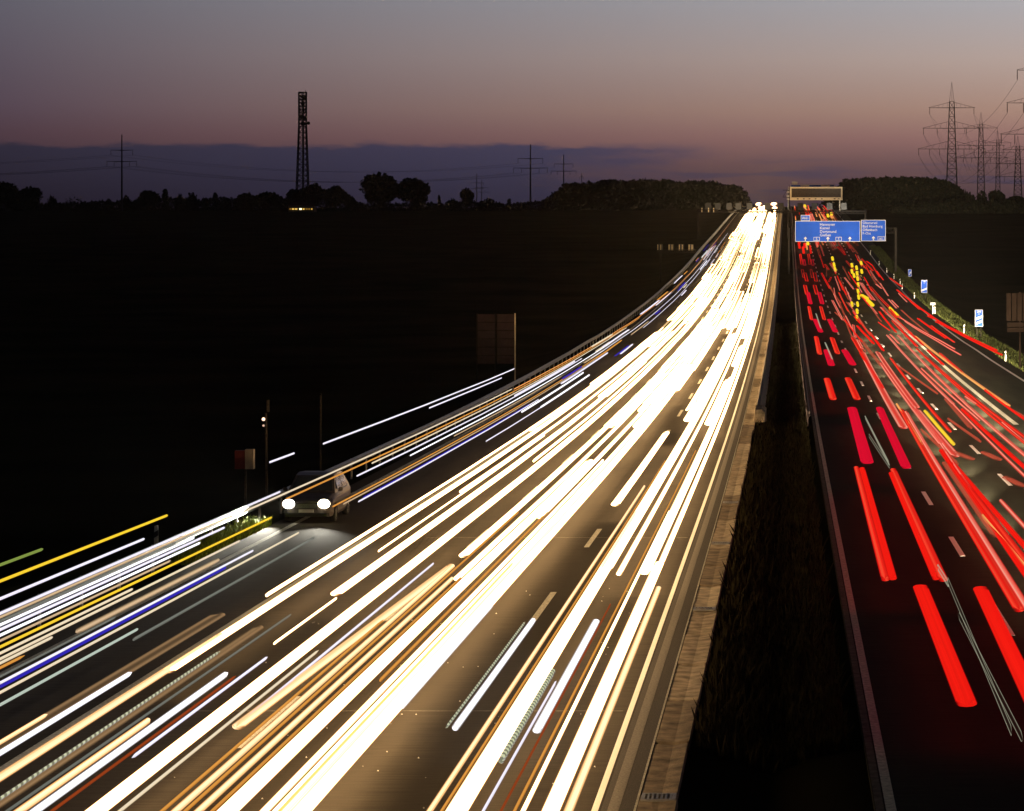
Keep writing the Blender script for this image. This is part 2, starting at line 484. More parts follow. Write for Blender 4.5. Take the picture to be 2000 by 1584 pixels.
for y in ys:
    for x in xs:
        mb.v.append((x, y, zp(y) + lat(x)))
nx = len(xs)
for j in range(len(ys)-1):
    for i in range(nx-1):
        mb.f.append((j*nx+i, j*nx+i+1, (j+1)*nx+i+1, (j+1)*nx+i))
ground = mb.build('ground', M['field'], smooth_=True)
tag(ground, kind='structure')

def strip(name, x0, x1, y0, y1, dz, mat, parent, thick=0.0, kind=None):
    m_ = MB()
    yy = YS(y0, y1)
    if thick:
        rings = [[(x0, y, zp(y)+dz-thick), (x1, y, zp(y)+dz-thick), (x1, y, zp(y)+dz), (x0, y, zp(y)+dz)] for y in yy]
        m_.loft(rings)
    else:
        m_.loft([[(x0, y, zp(y)+dz), (x1, y, zp(y)+dz)] for y in yy], cap=False, closed=False)
    o = m_.build(name, mat, parent)
    if kind: o['kind'] = kind
    return o
road_l = strip('road', L0, L1, RY0, RY1, 0.0, M['road'], None, 0.14)
road_l['kind'] = 'structure'
road_r = strip('road', R0, R1, RY0, RY1, 0.0, M['road2'], None, 0.14)
road_r['kind'] = 'structure'
# left carriageway: bright edge line, rough asphalt, a faded old line
strip('edge_line', -3.21, -3.10, RY0, RY1, 0.004, M['paint'], road_l)
strip('asphalt_strip', -3.06, -2.5, RY0, RY1, 0.004, M['asphalt'], road_l)
strip('joint_seal', -2.515, -2.475, RY0, 500, 0.022, M['wornpaint'], road_l)
strip('faded_line', -2.95, -2.76, RY0, 400, 0.008, M['oldline'], road_l)
strip('edge_line', -17.35, -17.15, RY0, RY1, 0.004, M['wornpaint'], road_l)
strip('shoulder_line', -14.05, -13.8, RY0, RY1, 0.004, M['wornpaint'], road_l)
def dashes(xc, ystart, n, w, mat, parent):
    for k in range(n):
        y = ystart + 18.0*k
        m_ = MB()
        m_.box(xc-w/2, xc+w/2, -3, 3, -0.002, 0.006)
        zc = zp(y)
        o = m_.build('lane_dash', mat, parent, loc=(0, y, zc+0.004))
        o.rotation_euler.x = math.atan2(zp(y+3)-zp(y-3), 6.0)
dashes(-6.43, 52.4+18, 34, 0.16, M['wornpaint'], road_l)
dashes(-10.2, 52.4, 34, 0.16, M['wornpaint'], road_l)
# right carriageway
strip('edge_line', 1.63, 1.80, RY0, RY1, 0.004, M['mosspaint'], road_r)
strip('dust_strip', 1.46, 1.60, RY0, RY1, 0.004, M['dirt'], road_r)
strip('edge_line', 17.45, 17.68, RY0, RY1, 0.004, M['paint'], road_r)
strip('solid_line', 12.78, 13.08, 150, 420, 0.004, M['wornpaint'], road_r)
dashes(5.46, 49.7, 45, 0.17, M['paint'], road_r)
dashes(9.22, 49.7+9, 44, 0.17, M['paint'], road_r)
dashes(12.93, 429, 24, 0.22, M['paint'], road_r)
for yj in (53.6, 88.5):
    m_ = MB(); m_.box(-12.0, -3.3, yj-0.02, yj+0.02, -0.002, 0.003); m_.build('pavement_joint', M['oldline'], road_l)

# concrete gutter of separate slabs along the median
gut = empty('gutter', (0, 0, 0))
gut['kind'] = 'structure'
rng = random.Random(3)
k = 0
y = 30.0
while y < 330.0:
    ln = 4.90
    m_ = MB()
    e = 0.085
    z0, z1 = zp(y), zp(y+ln)
    dx = rng.uniform(-0.035, 0.035); dz = rng.uniform(-0.02, 0.02)
    rings = []
    for (yy, zz, s_) in ((0, z0, 1), (e, z0, 0), (ln-e, z1, 0), (ln, z1, 1)):
        a = e*s_
        rings.append([(-2.46+a, y+yy, zz-0.25), (-1.84-a+dx, y+yy, zz-0.25), (-1.84-a+dx, y+yy, zz+0.035-a+dz), (-2.12, y+yy, zz-0.005-a+dz), (-2.46+a, y+yy, zz+0.015-a+dz)])
    m_.loft(rings)
    m_.build('concrete_slab', M[rng.choice(('concrete', 'concrete', 'concrete2', 'concrete3'))], gut)
    y += 5.0
strip('gutter_run', -2.46, -1.84, 330.0, RY1, 0.02, M['concrete'], gut, 0.2, 'stuff')
for yd in (44.6, 69.5, 86.3, 101.5, 118.5):
    m_ = MB()
    m_.box(-2.44, -1.86, yd-0.28, yd-0.22, 0.02, 0.06); m_.box(-2.44, -1.86, yd+0.22, yd+0.28, 0.02, 0.06)
    m_.box(-2.44, -2.38, yd-0.22, yd+0.22, 0.02, 0.06); m_.box(-1.92, -1.86, yd-0.22, yd+0.22, 0.02, 0.06)
    for i in range(6):
        xx = -2.34 + i*0.075
        m_.box(xx, xx+0.035, yd-0.22, yd+0.22, 0.02, 0.055)
    m_.build('drain_grate', M['galv'], gut)

# concrete barrier on the left of the median, steel barrier on its right
def prism(name, prof, y0, y1, mat, parent=None):
    m_ = MB()
    m_.loft([[(x, y, zp(y)+z) for x, z in prof] for y in YS(y0, y1)])
    return m_.build(name, mat, parent)
bar_l = empty('concrete_barrier', (-1.9, 152, zp(152)))
tag(bar_l, 'pale concrete barrier along the left edge of the dark median', 'barrier')
b0 = prism('barrier_wall', [(-0.02, 0), (-0.02, 0.16), (0.13, 0.42), (0.18, 0.82), (0.34, 0.82), (0.39, 0.42), (0.54, 0.16), (0.54, 0)], 153.5, 1100, M['barrier'])
b0.parent = bar_l; b0.matrix_parent_inverse = Matrix.Translation(-bar_l.location); b0.location = (-1.9, 0, 0)
m_ = MB()
m_.loft([[(0.0, 0, 0), (0.62, 0, 0), (0.62, 0, 0.55), (0.45, 0, 0.72), (0.1, 0, 0.72)], [(-0.05, 1.4, 0), (0.72, 1.4, 0), (0.72, 1.4, 0.75), (0.5, 1.4, 0.92), (0.1, 1.4, 0.92)]])
m_.build('end_block', M['concrete'], bar_l)

def guardrail(xc, y0, y1, side, label, step=4.0, h=0.75, maxposts=300, mat='galv'):
    root = empty('guardrail', (xc, y0, zp(y0)))
    tag(root, label, 'guardrail')
    wprof = [(0, -0.155), (0.035*side, -0.13), (0.08*side, -0.09), (0.08*side, -0.06), (0.0, 0.0), (0.08*side, 0.06), (0.08*side, 0.09), (0.035*side, 0.13), (0, 0.155),
             (-0.012*side, 0.155), (-0.012*side, 0.0), (-0.012*side, -0.155)]
    m2 = MB()
    m2.loft([[(x, y-y0, zp(y)-zp(y0)+h-0.155+z) for x, z in wprof] for y in YS(y0, y1)])
    m2.build('rail', M[mat], root)
    pm = MB()
    pm.box(-0.05-0.05*side, 0.02-0.05*side, -0.04, 0.04, -0.4, h-0.02)
    pm = pm.mesh('post', M[mat])
    y, c = y0+1.0, 0
    while y < y1 and c < maxposts:
        inst('post', pm, root, (0, y-y0, zp(y)-zp(y0)))
        y += step; c += 1
    return root
guardrail(1.25, 150, 1100, 1, 'steel guardrail along the right side of the dark median', 4.0, mat='oldsteel')
guardrail(-18.75, 30, 1000, 1, 'long steel guardrail at the outer edge of the left carriageway', 4.0)

# ------------------------------------------------------------------ light trails
pending = []
cols = {'white': 'white', 'warm': 'warm white', 'cool': 'bluish white', 'coolthin': 'lilac white', 'cream': 'cream', 'orange': 'orange', 'yellow': 'yellow', 'tan': 'dim tan',
        'tanlight': 'soft tan', 'grey': 'dim grey', 'pale': 'pale green', 'blue': 'deep blue', 'green': 'faint green', 'blink': 'amber', 'dotted': 'dotted white', 'darkred': 'dull red', 'red': 'red',
        'redbead': 'beaded red', 'crimson': 'crimson', 'pink': 'pinkish red', 'salmon': 'faint salmon', 'amber': 'amber', 'glint': 'thin greyish glint'}
def trail(Xf, Xn, hf, hn, Yf, Yn, w, mat, ht=0.11, label=None, group=None, side='left'):
    """a streak of light left by one lamp: from its far end (Xf, Yf) to its near end (Xn, Yn), height h over the road"""
    L = Yf - Yn
    if L <= 0.05:
        return
    n = max(2, int(L/14)+1)
    prm = [0.0, 0.02, 0.06] + [0.06 + 0.88*i/n for i in range(1, n)] + [0.94, 0.98, 1.0]
    if L > 20:
        a = 0.15/L; b = 0.4/L; c = 0.9/L
        prm = [0.0, a, b] + [c + (1-2*c)*i/n for i in range(n+1)] + [1-b, 1-a, 1.0]
    w *= 1.22; ht *= 1.35
    m_ = MB(); m_.uv = []
    rings = []
    N = 12
    Yc = 0.5*(Yf+Yn); Xc = 0.5*(Xf+Xn); zc = zp(Yc)
    for p in prm:
        d = min(p, 1-p)*L
        rd = min(w*0.5, 0.45*L)
        sc = 1.0 if d >= rd else max(0.12, math.sqrt(max(0.0, 1-(1-d/rd)**2)))
        Y = Yn + p*L
        X = Xn + (Xf-Xn)*p
        h = hn + (hf-hn)*p
        ring = []
        for i in range(N):
            t = 2*math.pi*i/N
            cx, cz = math.cos(t), math.sin(t)
            sq = abs(cx)**0.7*(1 if cx > 0 else -1)
            ring.append((X + sq*w*0.5*sc - Xc, Y - Yc, zp(Y) + h + cz*ht*0.5*sc - zc))
            m_.uv.append((0.5 + sq*0.5*sc, Y))
        rings.append(ring)
    m_.loft(rings)
    nm = 'headlight_trail' if side == 'left' else ('indicator_flash' if label and 'indicator' in label else 'tail_light_trail')
    o = m_.build(nm, T[mat], None, True, (Xc, Yc, zc))
    o['category'] = nm.replace('_', ' ')
    pending.append(dict(o=o, mat=mat, w=w, X=Xc, Yn=Yn, Yf=Yf, label=label, group=group, side=side))
    return o
def hs(s, h):
    if h is not None: return h
    a = abs(s)
    return 0.65 if a < 1.9 else 8.85 - 15.6/a
def tl(s, wpx, yf, yn, mat, h=None, ht=0.11, s2=None):       # left streak: slope s towards the vanishing point, width, far and near rows
    h = hs(s, h)
    X = s*(CH-h)
    w = max(0.035, wpx*(CH-h)/980.0 - abs(s)*ht*0.8)
    trail(X, X if s2 is None else s2*(CH-h), h, h, Y_at(yf, h), Y_at(yn, h), w, mat, min(ht, w*0.9+0.02))
for a in [
 (-.405,20,1149,1660,'warm'),(-.438,34,1101,1660,'white'),(-.472,36,418,1118,'white'),(-.432,24,425,1100,'white'),(-.489,13,1000,1660,'white'),
 (-.505,10,880,1660,'orange'),(-.545,24,1212,1430,'cool'),(-.556,24,425,1120,'white'),(-.563,4,1330,1660,'coolthin'),(-.585,18,1310,1487,'dotted'),
 (-.612,42,1000,1660,'white'),(-.737,40,845,985,'white'),(-.640,10,900,1660,'orange'),(-.662,16,950,1660,'warm'),(-.610,46,418,1112,'white'),
 (-.727,22,1210,1425,'cool'),(-.747,12,1215,1422,'dotted'),(-.70,28,418,800,'white'),(-.53,8,1180,1660,'darkred'),
 (-.885,20,1180,1383,'cool'),(-.917,70,418,1660,'white'),(-.968,22,900,1660,'white'),(-.940,6,1100,1660,'yellow'),(-.995,16,1000,1330,'orange'),(-1.036,44,900,1660,'white'),
 (-1.005,32,418,1010,'white'),(-1.075,32,418,1130,'white'),(-1.09,22,1130,1660,'warm'),(-1.133,22,1105,1660,'warm'),(-1.158,4,1200,1660,'orange'),
 (-1.14,40,418,1085,'white'),(-1.065,6,880,1660,'orange'),(-1.115,5,1000,1660,'orange'),
 (-1.21,5,1100,1400,'coolthin'),(-1.236,4,1270,1660,'cream'),(-1.28,46,418,1660,'white'),(-1.347,5,1283,1480,'coolthin'),(-1.362,4,1320,1660,'darkred'),
 (-1.393,26,1314,1660,'cool'),(-1.40,44,418,1160,'white'),(-1.422,26,1405,1660,'warm'),(-1.46,12,850,1077,'white'),(-1.445,5,1200,1660,'grey'),
 (-1.492,16,1272,1660,'dotted'),(-1.482,40,1225,1660,'tan'),(-1.55,42,418,1310,'white'),(-1.556,34,1240,1660,'warm'),(-1.607,26,640,1163,'white'),
 (-1.634,26,1313,1660,'cool'),(-1.67,24,1395,1660,'warm'),(-1.655,54,1200,1660,'tan'),(-1.378,18,1168,1258,'white'),(-1.33,26,418,900,'white'),(-1.48,30,418,960,'white'),
 (-1.775,26,1050,1250,'grey'),(-1.815,20,1228,1660,'pale'),(-1.868,6,1040,1660,'cream'),(-1.895,26,1108,1660,'blue'),(-1.912,4,1075,1660,'coolthin'),
 (-1.97,38,1093,1235,'tanlight'),(-1.985,6,1280,1660,'orange'),(-2.008,6,1244,1660,'cream'),(-2.03,6,1056,1660,'cream'),(-2.06,5,1150,1660,'cream'),(-1.942,20,1205,1660,'grey'),
 (-2.095,7,1010,1660,'yellow'),(-2.13,22,1095,1660,'tanlight'),(-2.162,10,1060,1660,'cool'),(-2.196,9,1030,1660,'coolthin'),(-2.25,16,1060,1660,'grey'),(-2.225,6,1050,1660,'cool'),
 (-2.30,10,960,1660,'coolthin'),(-2.275,12,1000,1660,'tanlight'),(-2.403,6,1052,1660,'coolthin',2.3),(-2.54,6,1006,1660,'yellow',3.0),(-2.68,3,1072,1660,'green',3.2),  # the first draws the traffic-lit guardrail as a glowing streak
 (-2.69,5,720,867,'coolthin',3.1),(-2.60,5,738,797,'coolthin',2.9),(-2.71,4,885,903,'coolthin',3.1),
 (-1.872,14,790,972,'blue'),(-1.86,4,780,980,'coolthin'),(-2.0,24,735,852,'tanlight'),(-1.752,10,788,862,'coolthin'),(-1.905,10,700,985,'tanlight'),(-1.93,5,690,990,'orange'),
 (-2.10,8,700,930,'coolthin'),(-2.16,8,640,905,'cream'),(-2.2,7,620,975,'orange'),(-2.04,8,660,890,'cool'),(-2.24,9,437,760,'amber'),(-2.26,8,760,1000,'cream'),
 (-1.98,6,480,700,'coolthin'),(-1.86,8,455,640,'coolthin'),
]:
    tl(*a)
trail(-9.35, -9.9, 0.65, 0.65, Y_at(1105, .65), Y_at(1420, .65), 0.2, 'warm')
# packed streaks further away
for xg, lb in ((1483, 'left one of two glaring headlight bursts on the crest'), (1512, 'right one of two glaring headlight bursts on the crest')):
    xx = (xg-VX)*1040/F
    trail(xx, xx, 0.9, 0.9, 1046, 1036, 2.6, 'white', 1.9, lb, 'glaring headlights on the crest')
rg = random.Random(11)
FARW = 'bright white streak in the packed headlight glare below the far gantry'
for i in range(140):
    lane = rg.choice((0, 0, 1, 1, 1, 2, 2, 2))
    xc = (-4.9, -8.4, -12.1)[lane] + rg.choice((-0.7, 0.7)) + rg.gauss(0, 0.35)
    Yn = 135 + 800*rg.random()**1.25
    Ln = rg.uniform(25, 130)
    h = rg.choice((0.62, 0.66, 0.7, 0.95))
    trail(xc, xc, h, h, min(Yn+Ln, 1090), Yn, rg.uniform(0.28, 0.46)+Yn*0.0006, 'white', 0.14+Yn*0.0003, FARW, 'packed far headlight streaks')
for i in range(46):
    xc = rg.uniform(-16.8, -13.8)
    Yn = 150 + 420*rg.random()
    Ln = rg.uniform(8, 50)
    h = rg.choice((0.65, 0.7, 0.9, 1.6, 2.0))
    trail(xc, xc, h, h, Yn+Ln, Yn, rg.uniform(0.07, 0.16), rg.choice(('coolthin', 'coolthin', 'cream', 'orange', 'cool', 'blue', 'tanlight')), 0.1,
          'thin broken streak beside the far outer guardrail of the left carriageway', 'thin far streaks by the outer guardrail')

def seg(x0, y0, x1, y1, wpx, mat, h=0.9, ht=0.13, **kw):      # right streak from its far to its near end, both given as photo points
    Yf, Yn = Y_at(y0, h), Y_at(y1, h)
    w = max(0.02, wpx*Yn/F*(0.8 if x0 > 1700 and y1 < 1140 else 1.0))
    trail((x0-VX)*Yf/F, (x1-VX)*Yn/F, h, h, Yf, Yn, w, mat, ht, side='right', **kw)
for a in [
 (1797,1145,1890,1378,36,'red'),(1914,1148,2034,1400,36,'red'),(1673,914,1729,1130,16,'redbead'),(1684,916,1743,1128,16,'red'),(1745,918,1842,1131,22,'redbead'),(1741,925,1828,1128,18,'red'),
 (1664,797,1694,903,22,'crimson'),(1718,797,1770,912,22,'crimson'),(1615,740,1627,779,13,'redbead'),(1656,739,1674,779,13,'redbead'),
 (1614,684,1624,713,12,'crimson'),(1649,684,1666,712,12,'crimson'),(1594,658,1601,691,9,'redbead'),(1625,660,1636,690,9,'redbead'),
 (1592,624,1603,648,9,'crimson'),(1620,624,1632,648,9,'crimson'),(1580,599,1585,624,6,'redbead'),(1603,599,1610,624,6,'redbead'),
 (1578,571,1583,593,7,'crimson'),(1600,571,1606,593,7,'crimson'),(1572,557,1576,575,6,'redbead'),(1591,557,1596,575,6,'redbead'),
 (1567,527,1570,542,4,'redbead'),(1572,533,1576,549,5,'red'),(1584,527,1587,542,4,'redbead'),(1591,533,1594,549,5,'red'),
 (1563,496,1566,516,4,'redbead'),(1570,507,1572,518,4,'crimson'),(1579,496,1582,516,4,'redbead'),(1586,507,1588,518,4,'crimson'),
 (1560,475,1562,485,4,'red'),(1568,482,1570,495,4,'red'),(1571,475,1572,484,4,'red'),(1582,479,1584,495,3,'red'),
 # second lane
 (1682,690,1722,757,8,'red'),(1684,688,1765,835,16,'pink'),(1760,800,1990,1190,20,'redbead'),(1770,805,2030,1225,16,'pink'),(1752,790,1800,866,7,'amber'),
 (1714,688,1790,795,15,'pink'),(1722,710,1840,868,16,'pink'),(1740,700,1855,842,9,'redbead'),(1807,803,1862,867,9,'yellow'),(1790,800,1866,890,20,'pink'),
 (1826,850,1898,958,9,'pink'),(1840,880,2030,1155,20,'red'),(1846,905,1944,1045,20,'salmon'),(1876,930,2030,1130,18,'redbead'),(1918,1007,2020,1128,8,'amber'),
 (1862,905,2030,1100,16,'red'),(1955,978,2030,1060,12,'pink'),(1666,660,1684,690,8,'redbead'),(1680,661,1722,715,7,'salmon'),
 # third lane
 (1733,655,1862,789,8,'pink'),(1754,655,2020,905,11,'pink'),(1791,681,2020,880,9,'redbead'),(1806,695,2020,868,9,'redbead'),(1800,720,1912,820,6,'pink'),(1742,705,1830,768,6,'salmon'),
 (1848,780,1895,835,10,'salmon'),(1852,818,1915,862,7,'salmon'),(1866,884,1897,896,20,'salmon'),(1922,884,1950,897,20,'salmon'),(1965,933,1996,948,22,'salmon'),
 (1862,790,2020,948,7,'pink'),(1880,800,2020,930,12,'red'),(1886,775,1912,792,6,'pink'),(1930,800,2010,860,7,'red'),(1958,826,2020,880,6,'pink'),
 (1800,840,1870,905,7,'salmon'),
 # fourth lane and slip road
 (1720,600,1800,670,5,'pink'),(1786,656,1970,792,9,'amber'),(1755,618,1864,681,4,'pink'),(1768,628,1876,693,4,'pink'),(1700,560,1760,622,5,'redbead'),(1924,762,2020,832,6,'red'),
 (1975,800,1998,812,6,'salmon'),(1836,690,1880,728,6,'redbead'),(1812,684,1842,712,6,'red'),
]:
    seg(*a)
for a in [(1752,566,1850,637,5,'red'),(1850,637,1946,684,6,'red'),(1828,628,1956,693,6,'red'),(1738,543,1762,560,4,'redbead'),(1778,588,1796,604,4,'redbead'),(1812,617,1822,622,4,'red')]:
    seg(*a, h=1.9)
for (x, y) in [(1626,505),(1629,517),(1631,526),(1673,523),(1674,534),(1675,544),(1676,556),(1676,569),(1677,580),(1675,594),(1674,608),(1674,621),(1682,514),(1683,530),(1664,518),(1664,530),
               (1668,538),(1578,475),(1664,594),(1617,421),(1624,418),(1572,402)]:
    seg(x-0.5, y-2.5, x+0.5, y+2.5, 4.2, 'blink', ht=0.3, label='small yellow indicator blink among the red tail lights', group='indicator blinks on the right carriageway')
for a in [(1683,577,1694,583,6,'blink'),(1695,587,1704,596,7,'blink'),(1738,602,1744,608,5,'blink'),(1747,611,1753,617,6,'blink')]:
    seg(*a, ht=0.3, label='short amber indicator flash drifting to the right lanes', group='short amber indicator flashes')
FARR = 'red streak in the packed tail lights beyond the blue sign'
MIDR = 'red streak in the dense traffic between the blue sign and mid-distance'
for i in range(170):
    lane = rg.choice((1, 1, 1, 2, 2, 2, 3, 3))
    xc = (3.5, 7.35, 11.1, 14.6)[lane] + rg.choice((-0.65, 0.65)) + rg.gauss(0, 0.35)
    far_ = rg.random() < 0.56
    Yn = rg.uniform(520, 980) if far_ else 225 + 260*rg.random()
    Ln = rg.uniform(15, 60) if not far_ else rg.uniform(30, 140)
    h = rg.choice((0.8, 0.9, 1.0, 1.1))
    x2 = xc + rg.gauss(0, 0.35)
    trail(x2, xc, h, h, min(Yn+Ln, 1090), Yn, rg.uniform(0.08, 0.24)*(1.8 if far_ else 1), rg.choice(('pink', 'redbead', 'red', 'pink', 'salmon', 'red') + (('amber', 'amber') if far_ else ())), 0.13, FARR if far_ else MIDR,
          'packed far tail light streaks' if far_ else 'dense mid-distance tail light streaks', 'right')
for i in range(16):
    xc = 3.5 + rg.choice((-0.65, 0.65)) + rg.gauss(0, 0.2)
    Yn = rg.uniform(560, 1000); Ln = rg.uniform(20, 70)
    trail(xc, xc, 0.9, 0.9, min(Yn+Ln, 1090), Yn, 0.25, rg.choice(('red', 'redbead', 'amber')), 0.13, FARR, 'packed far tail light streaks', 'right')
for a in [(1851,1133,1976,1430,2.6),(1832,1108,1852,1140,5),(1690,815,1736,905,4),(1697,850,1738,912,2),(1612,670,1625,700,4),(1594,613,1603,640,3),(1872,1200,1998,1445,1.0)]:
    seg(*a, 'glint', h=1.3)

def ordw(i): return ('first','second','third','fourth','fifth','sixth','seventh','eighth','ninth','tenth','eleventh','twelfth')[i] if i < 12 else str(i+1)+'th'
def finish_labels():
    buckets = {}
    for p in pending:
        o = p['o']
        if p['label']:
            tag(o, p['label'], None, p['group']); continue
        c = cols[p['mat']]
        size = 'broad' if p['w'] > 0.3 else ('narrow' if p['w'] > 0.12 else 'hairline')
        if p['side'] == 'left':
            lane = 'inner lane' if p['X'] > -6.43 else 'second lane' if p['X'] > -10.2 else 'third lane' if p['X'] > -13.9 else 'outer lane'
            if p['Yn'] < 41: where = 'running out of frame'
            elif p['Yn'] < 62: where = 'ending in the foreground'
            elif p['Yn'] < 110: where = 'ending beside the parked car'
            else: where = 'ending far off'
            base = (c, size, 'left carriageway headlight streak, ' + lane + ', ' + where)
            grp = 'white headlight streaks on the left carriageway'
        else:
            lane = 'inner lane' if p['X'] < 5.46 else 'second lane' if p['X'] < 9.22 else 'third lane' if p['X'] < 12.93 else 'slip lane'
            if p['Yn'] < 75: where = 'nearest the bottom'
            elif p['Yn'] < 150: where = 'in the foreground'
            elif p['Yn'] < 300: where = 'in middle distance'
            else: where = 'near the blue sign'
            base = (c, size, 'right carriageway tail streak, ' + lane + ', ' + where)
            grp = 'red tail light streaks on the right carriageway'
        o['group'] = grp
        buckets.setdefault(base, []).append(p)
    for b, ps in buckets.items():
        txt = b[1] + ' ' + b[0] + ' ' + b[2]
        if len(ps) == 1:
            ps[0]['o']['label'] = txt
        else:
            ps.sort(key=lambda p: (p['Yn'], abs(p['X'])))
            for i, p in enumerate(ps):
                p['o']['label'] = ordw(i) + ' nearest ' + txt
finish_labels()

# headlight beams of the cars driving away, which light the signs and markings ahead of them
def beam(x, y, power, parent=None, yaw=0.0, pitch=0.0, size=26, back=False, name='headlight_beam', z=0.75, col=(1.0, 0.90, 0.72)):
    l = bpy.data.lights.new(name, 'SPOT')
    l.energy = power
    l.color = col
    l.spot_size = R(size)
    l.spot_blend = 1.0
    l.shadow_soft_size = 0.12
    o = bpy.data.objects.new(name, l)
    COL.objects.link(o)
    o.location = (x, y, zp(y)+z)
    g = math.atan2(zp(y+60)-zp(y), 60.0)
    o.rotation_euler = (R(90)+g+R(pitch), 0, R(yaw))
    if back:
        o.rotation_euler = (R(90)-R(pitch), 0, R(180+yaw))
    return o
WARMB = (1.0, 0.80, 0.52)
for bx_, by_, pw, pt in ((11.1, 300, 14000, 5), (3.5, 560, 200000, 6), (11.0, 600, 480000, 6)):
    beam(bx_, by_, pw, pitch=pt, size=24)
beam(14.6, 130, 4000, pitch=2, size=20, yaw=3)
for i in range(18):
    j_ = (i % 3 - 1)*0.3
    beam(7.35 + j_, 47 + i*12.5, 240000, pitch=1.5, size=16, z=0.5, yaw=-2.0, col=WARMB)
    beam(11.4 + j_, 64 + i*12.5, 480000, pitch=1.5, size=16, z=0.5, yaw=-2.4, col=WARMB)

# ------------------------------------------------------------------ gantries and signs
def text_mesh(body, size, mat, align='LEFT', name='lettering', depth=0.004):
    c = bpy.data.curves.new(name, 'FONT')
    c.body = body
    c.size = size
    c.align_x = align
    c.extrude = depth
    c.resolution_u = 2
    o = bpy.data.objects.new(name, c)
    COL.objects.link(o)
    bpy.context.view_layer.update()
    me = bpy.data.meshes.new_from_object(o)
    bpy.data.objects.remove(o)
    me.name = name
    me.materials.clear()
    me.materials.append(mat)
    return me
def put_text(body, size, mat, parent, x, z, y=-0.03, align='LEFT', name='lettering', sx=1.0):
    o = inst(name, text_mesh(body, size, mat, align, name), parent, (x, y, z))
    o.rotation_euler = (R(90), 0, 0)
    o.scale = (sx, 1, 1)
    return o
def frame_mb(x0, x1, z0, z1, t, y0=-0.02, y1=0.0):
    m2 = MB()
    m2.box(x0, x1, y0, y1, z1-t, z1); m2.box(x0, x1, y0, y1, z0, z0+t)
    m2.box(x0, x0+t, y0, y1, z0+t, z1-t); m2.box(x1-t, x1, y0, y1, z0+t, z1-t)
    return m2
def arrow_mb(s):
    m2 = MB()
    pts = [(-0.11,0),(0.11,0),(0.11,0.5),(0.34,0.42),(0.34,0.58),(0,0.95),(-0.34,0.58),(-0.34,0.42),(-0.11,0.5)]
    m2.loft([[(x*s, -0.03, z*s) for x, z in pts], [(x*s, -0.018, z*s) for x, z in pts]])
    return m2
def truss(m2, a, b, w, h, r, n):
    a, b = Vector(a), Vector(b)
    off = [Vector((0, -w/2, -h/2)), Vector((0, w/2, -h/2)), Vector((0, w/2, h/2)), Vector((0, -w/2, h/2))]
    for o_ in off:
        m2.bar(a+o_, b+o_, r)
    for i in range(n):
        p, q = a.lerp(b, i/n), a.lerp(b, (i+1)/n)
        for u, v in ((0, 3), (1, 2), (0, 1), (3, 2)):
            m2.bar(p+off[u], q+off[v], r*0.6)
            m2.bar(q+off[u], q+off[v], r*0.6)

# overhead direction sign
SY = 480.0
k_ = SY/F
zb = zp(SY)
def sx_(px): return (px-VX)*k_
def sz_(py): return CH - (py-VY)*k_ - zb
sg = empty('sign_gantry', (0, SY, zb))
tag(sg, 'overhead blue motorway sign gantry over the right carriageway with two panels', 'sign')
m_ = MB(); truss(m_, (sx_(1545), 0.75, sz_(452)), (sx_(1752), 0.75, sz_(450)), 0.8, 0.9, 0.07, 18); m_.build('beam', M['darksteel'], sg)
m_ = MB(); m_.box(sx_(1750)-0.2, sx_(1750)+0.2, 0.55, 0.95, -0.3, sz_(445)); m_.build('post', M['darksteel'], sg)
m_ = MB(); m_.box(sx_(1541)-0.16, sx_(1541)+0.16, 0.55, 0.95, -0.3, sz_(445)); m_.build('post', M['darksteel'], sg)
def sign_panel(x0, x1, y0, y1):
    X0, X1, Z0, Z1 = sx_(x0), sx_(x1), sz_(y1), sz_(y0)
    m2 = MB(); m2.box(X0, X1, 0.0, 0.12, Z0, Z1)
    p = m2.build('sign_panel', M['blue'], sg)
    frame_mb(X0, X1, Z0, Z1, 0.08).build('border', M['signwhite'], p)
    return p, X0, X1, Z0, Z1
p1, a0, a1, c0, c1 = sign_panel(1553, 1680, 431.5, 472)
p2, d0, d1, e0, e1 = sign_panel(1682, 1730, 429.5, 471)
for i, w_ in enumerate(('Hannover', 'Kassel', 'Dortmund', 'Gießen')):
    put_text(w_, 0.70, M['signwhite'], p1, sx_(1601), c1-0.86-i*0.64, sx=1.0)
for i, w_ in enumerate(('Oberursel', 'Bad Homburg', 'Offenbach', 'F-Ost')):
    put_text(w_, 0.64, M['signwhite'], p2, d0+0.24, e1-0.72-i*0.64, sx=1.0)
for px in (1573, 1617, 1660):
    arrow_mb(0.80).build('arrow', M['signwhite'], p1, loc=(sx_(px), 0, c0+0.14))
arrow_mb(0.80).build('arrow', M['signwhite'], p2, loc=(sx_(1706), 0, e0+0.14))
for px in (1595, 1638):
    frame_mb(sx_(px)-0.55, sx_(px)+0.55, c0+0.16, c0+0.84, 0.07, -0.03, -0.005).build('route_badge', M['signwhite'], p1)
    put_text('5', 0.62, M['signwhite'], p1, sx_(px), c0+0.27, align='CENTER')
frame_mb(sx_(1721)-0.62, sx_(1721)+0.62, e0+0.16, e0+0.84, 0.07, -0.03, -0.005).build('route_badge', M['signwhite'], p2)
put_text('661', 0.60, M['signwhite'], p2, sx_(1721), e0+0.27, align='CENTER', sx=0.75)
m_ = MB(); m_.box(sx_(1564), sx_(1582), 0.0, 0.1, c1+0.03, c1+1.05)
p3 = m_.build('route_panel', M['blue'], sg)
frame_mb(sx_(1564), sx_(1582), c1+0.03, c1+1.05, 0.07).build('border', M['signwhite'], p3)
put_text('A661', 0.72, M['signwhite'], p3, sx_(1573), c1+0.30, align='CENTER', sx=0.75)

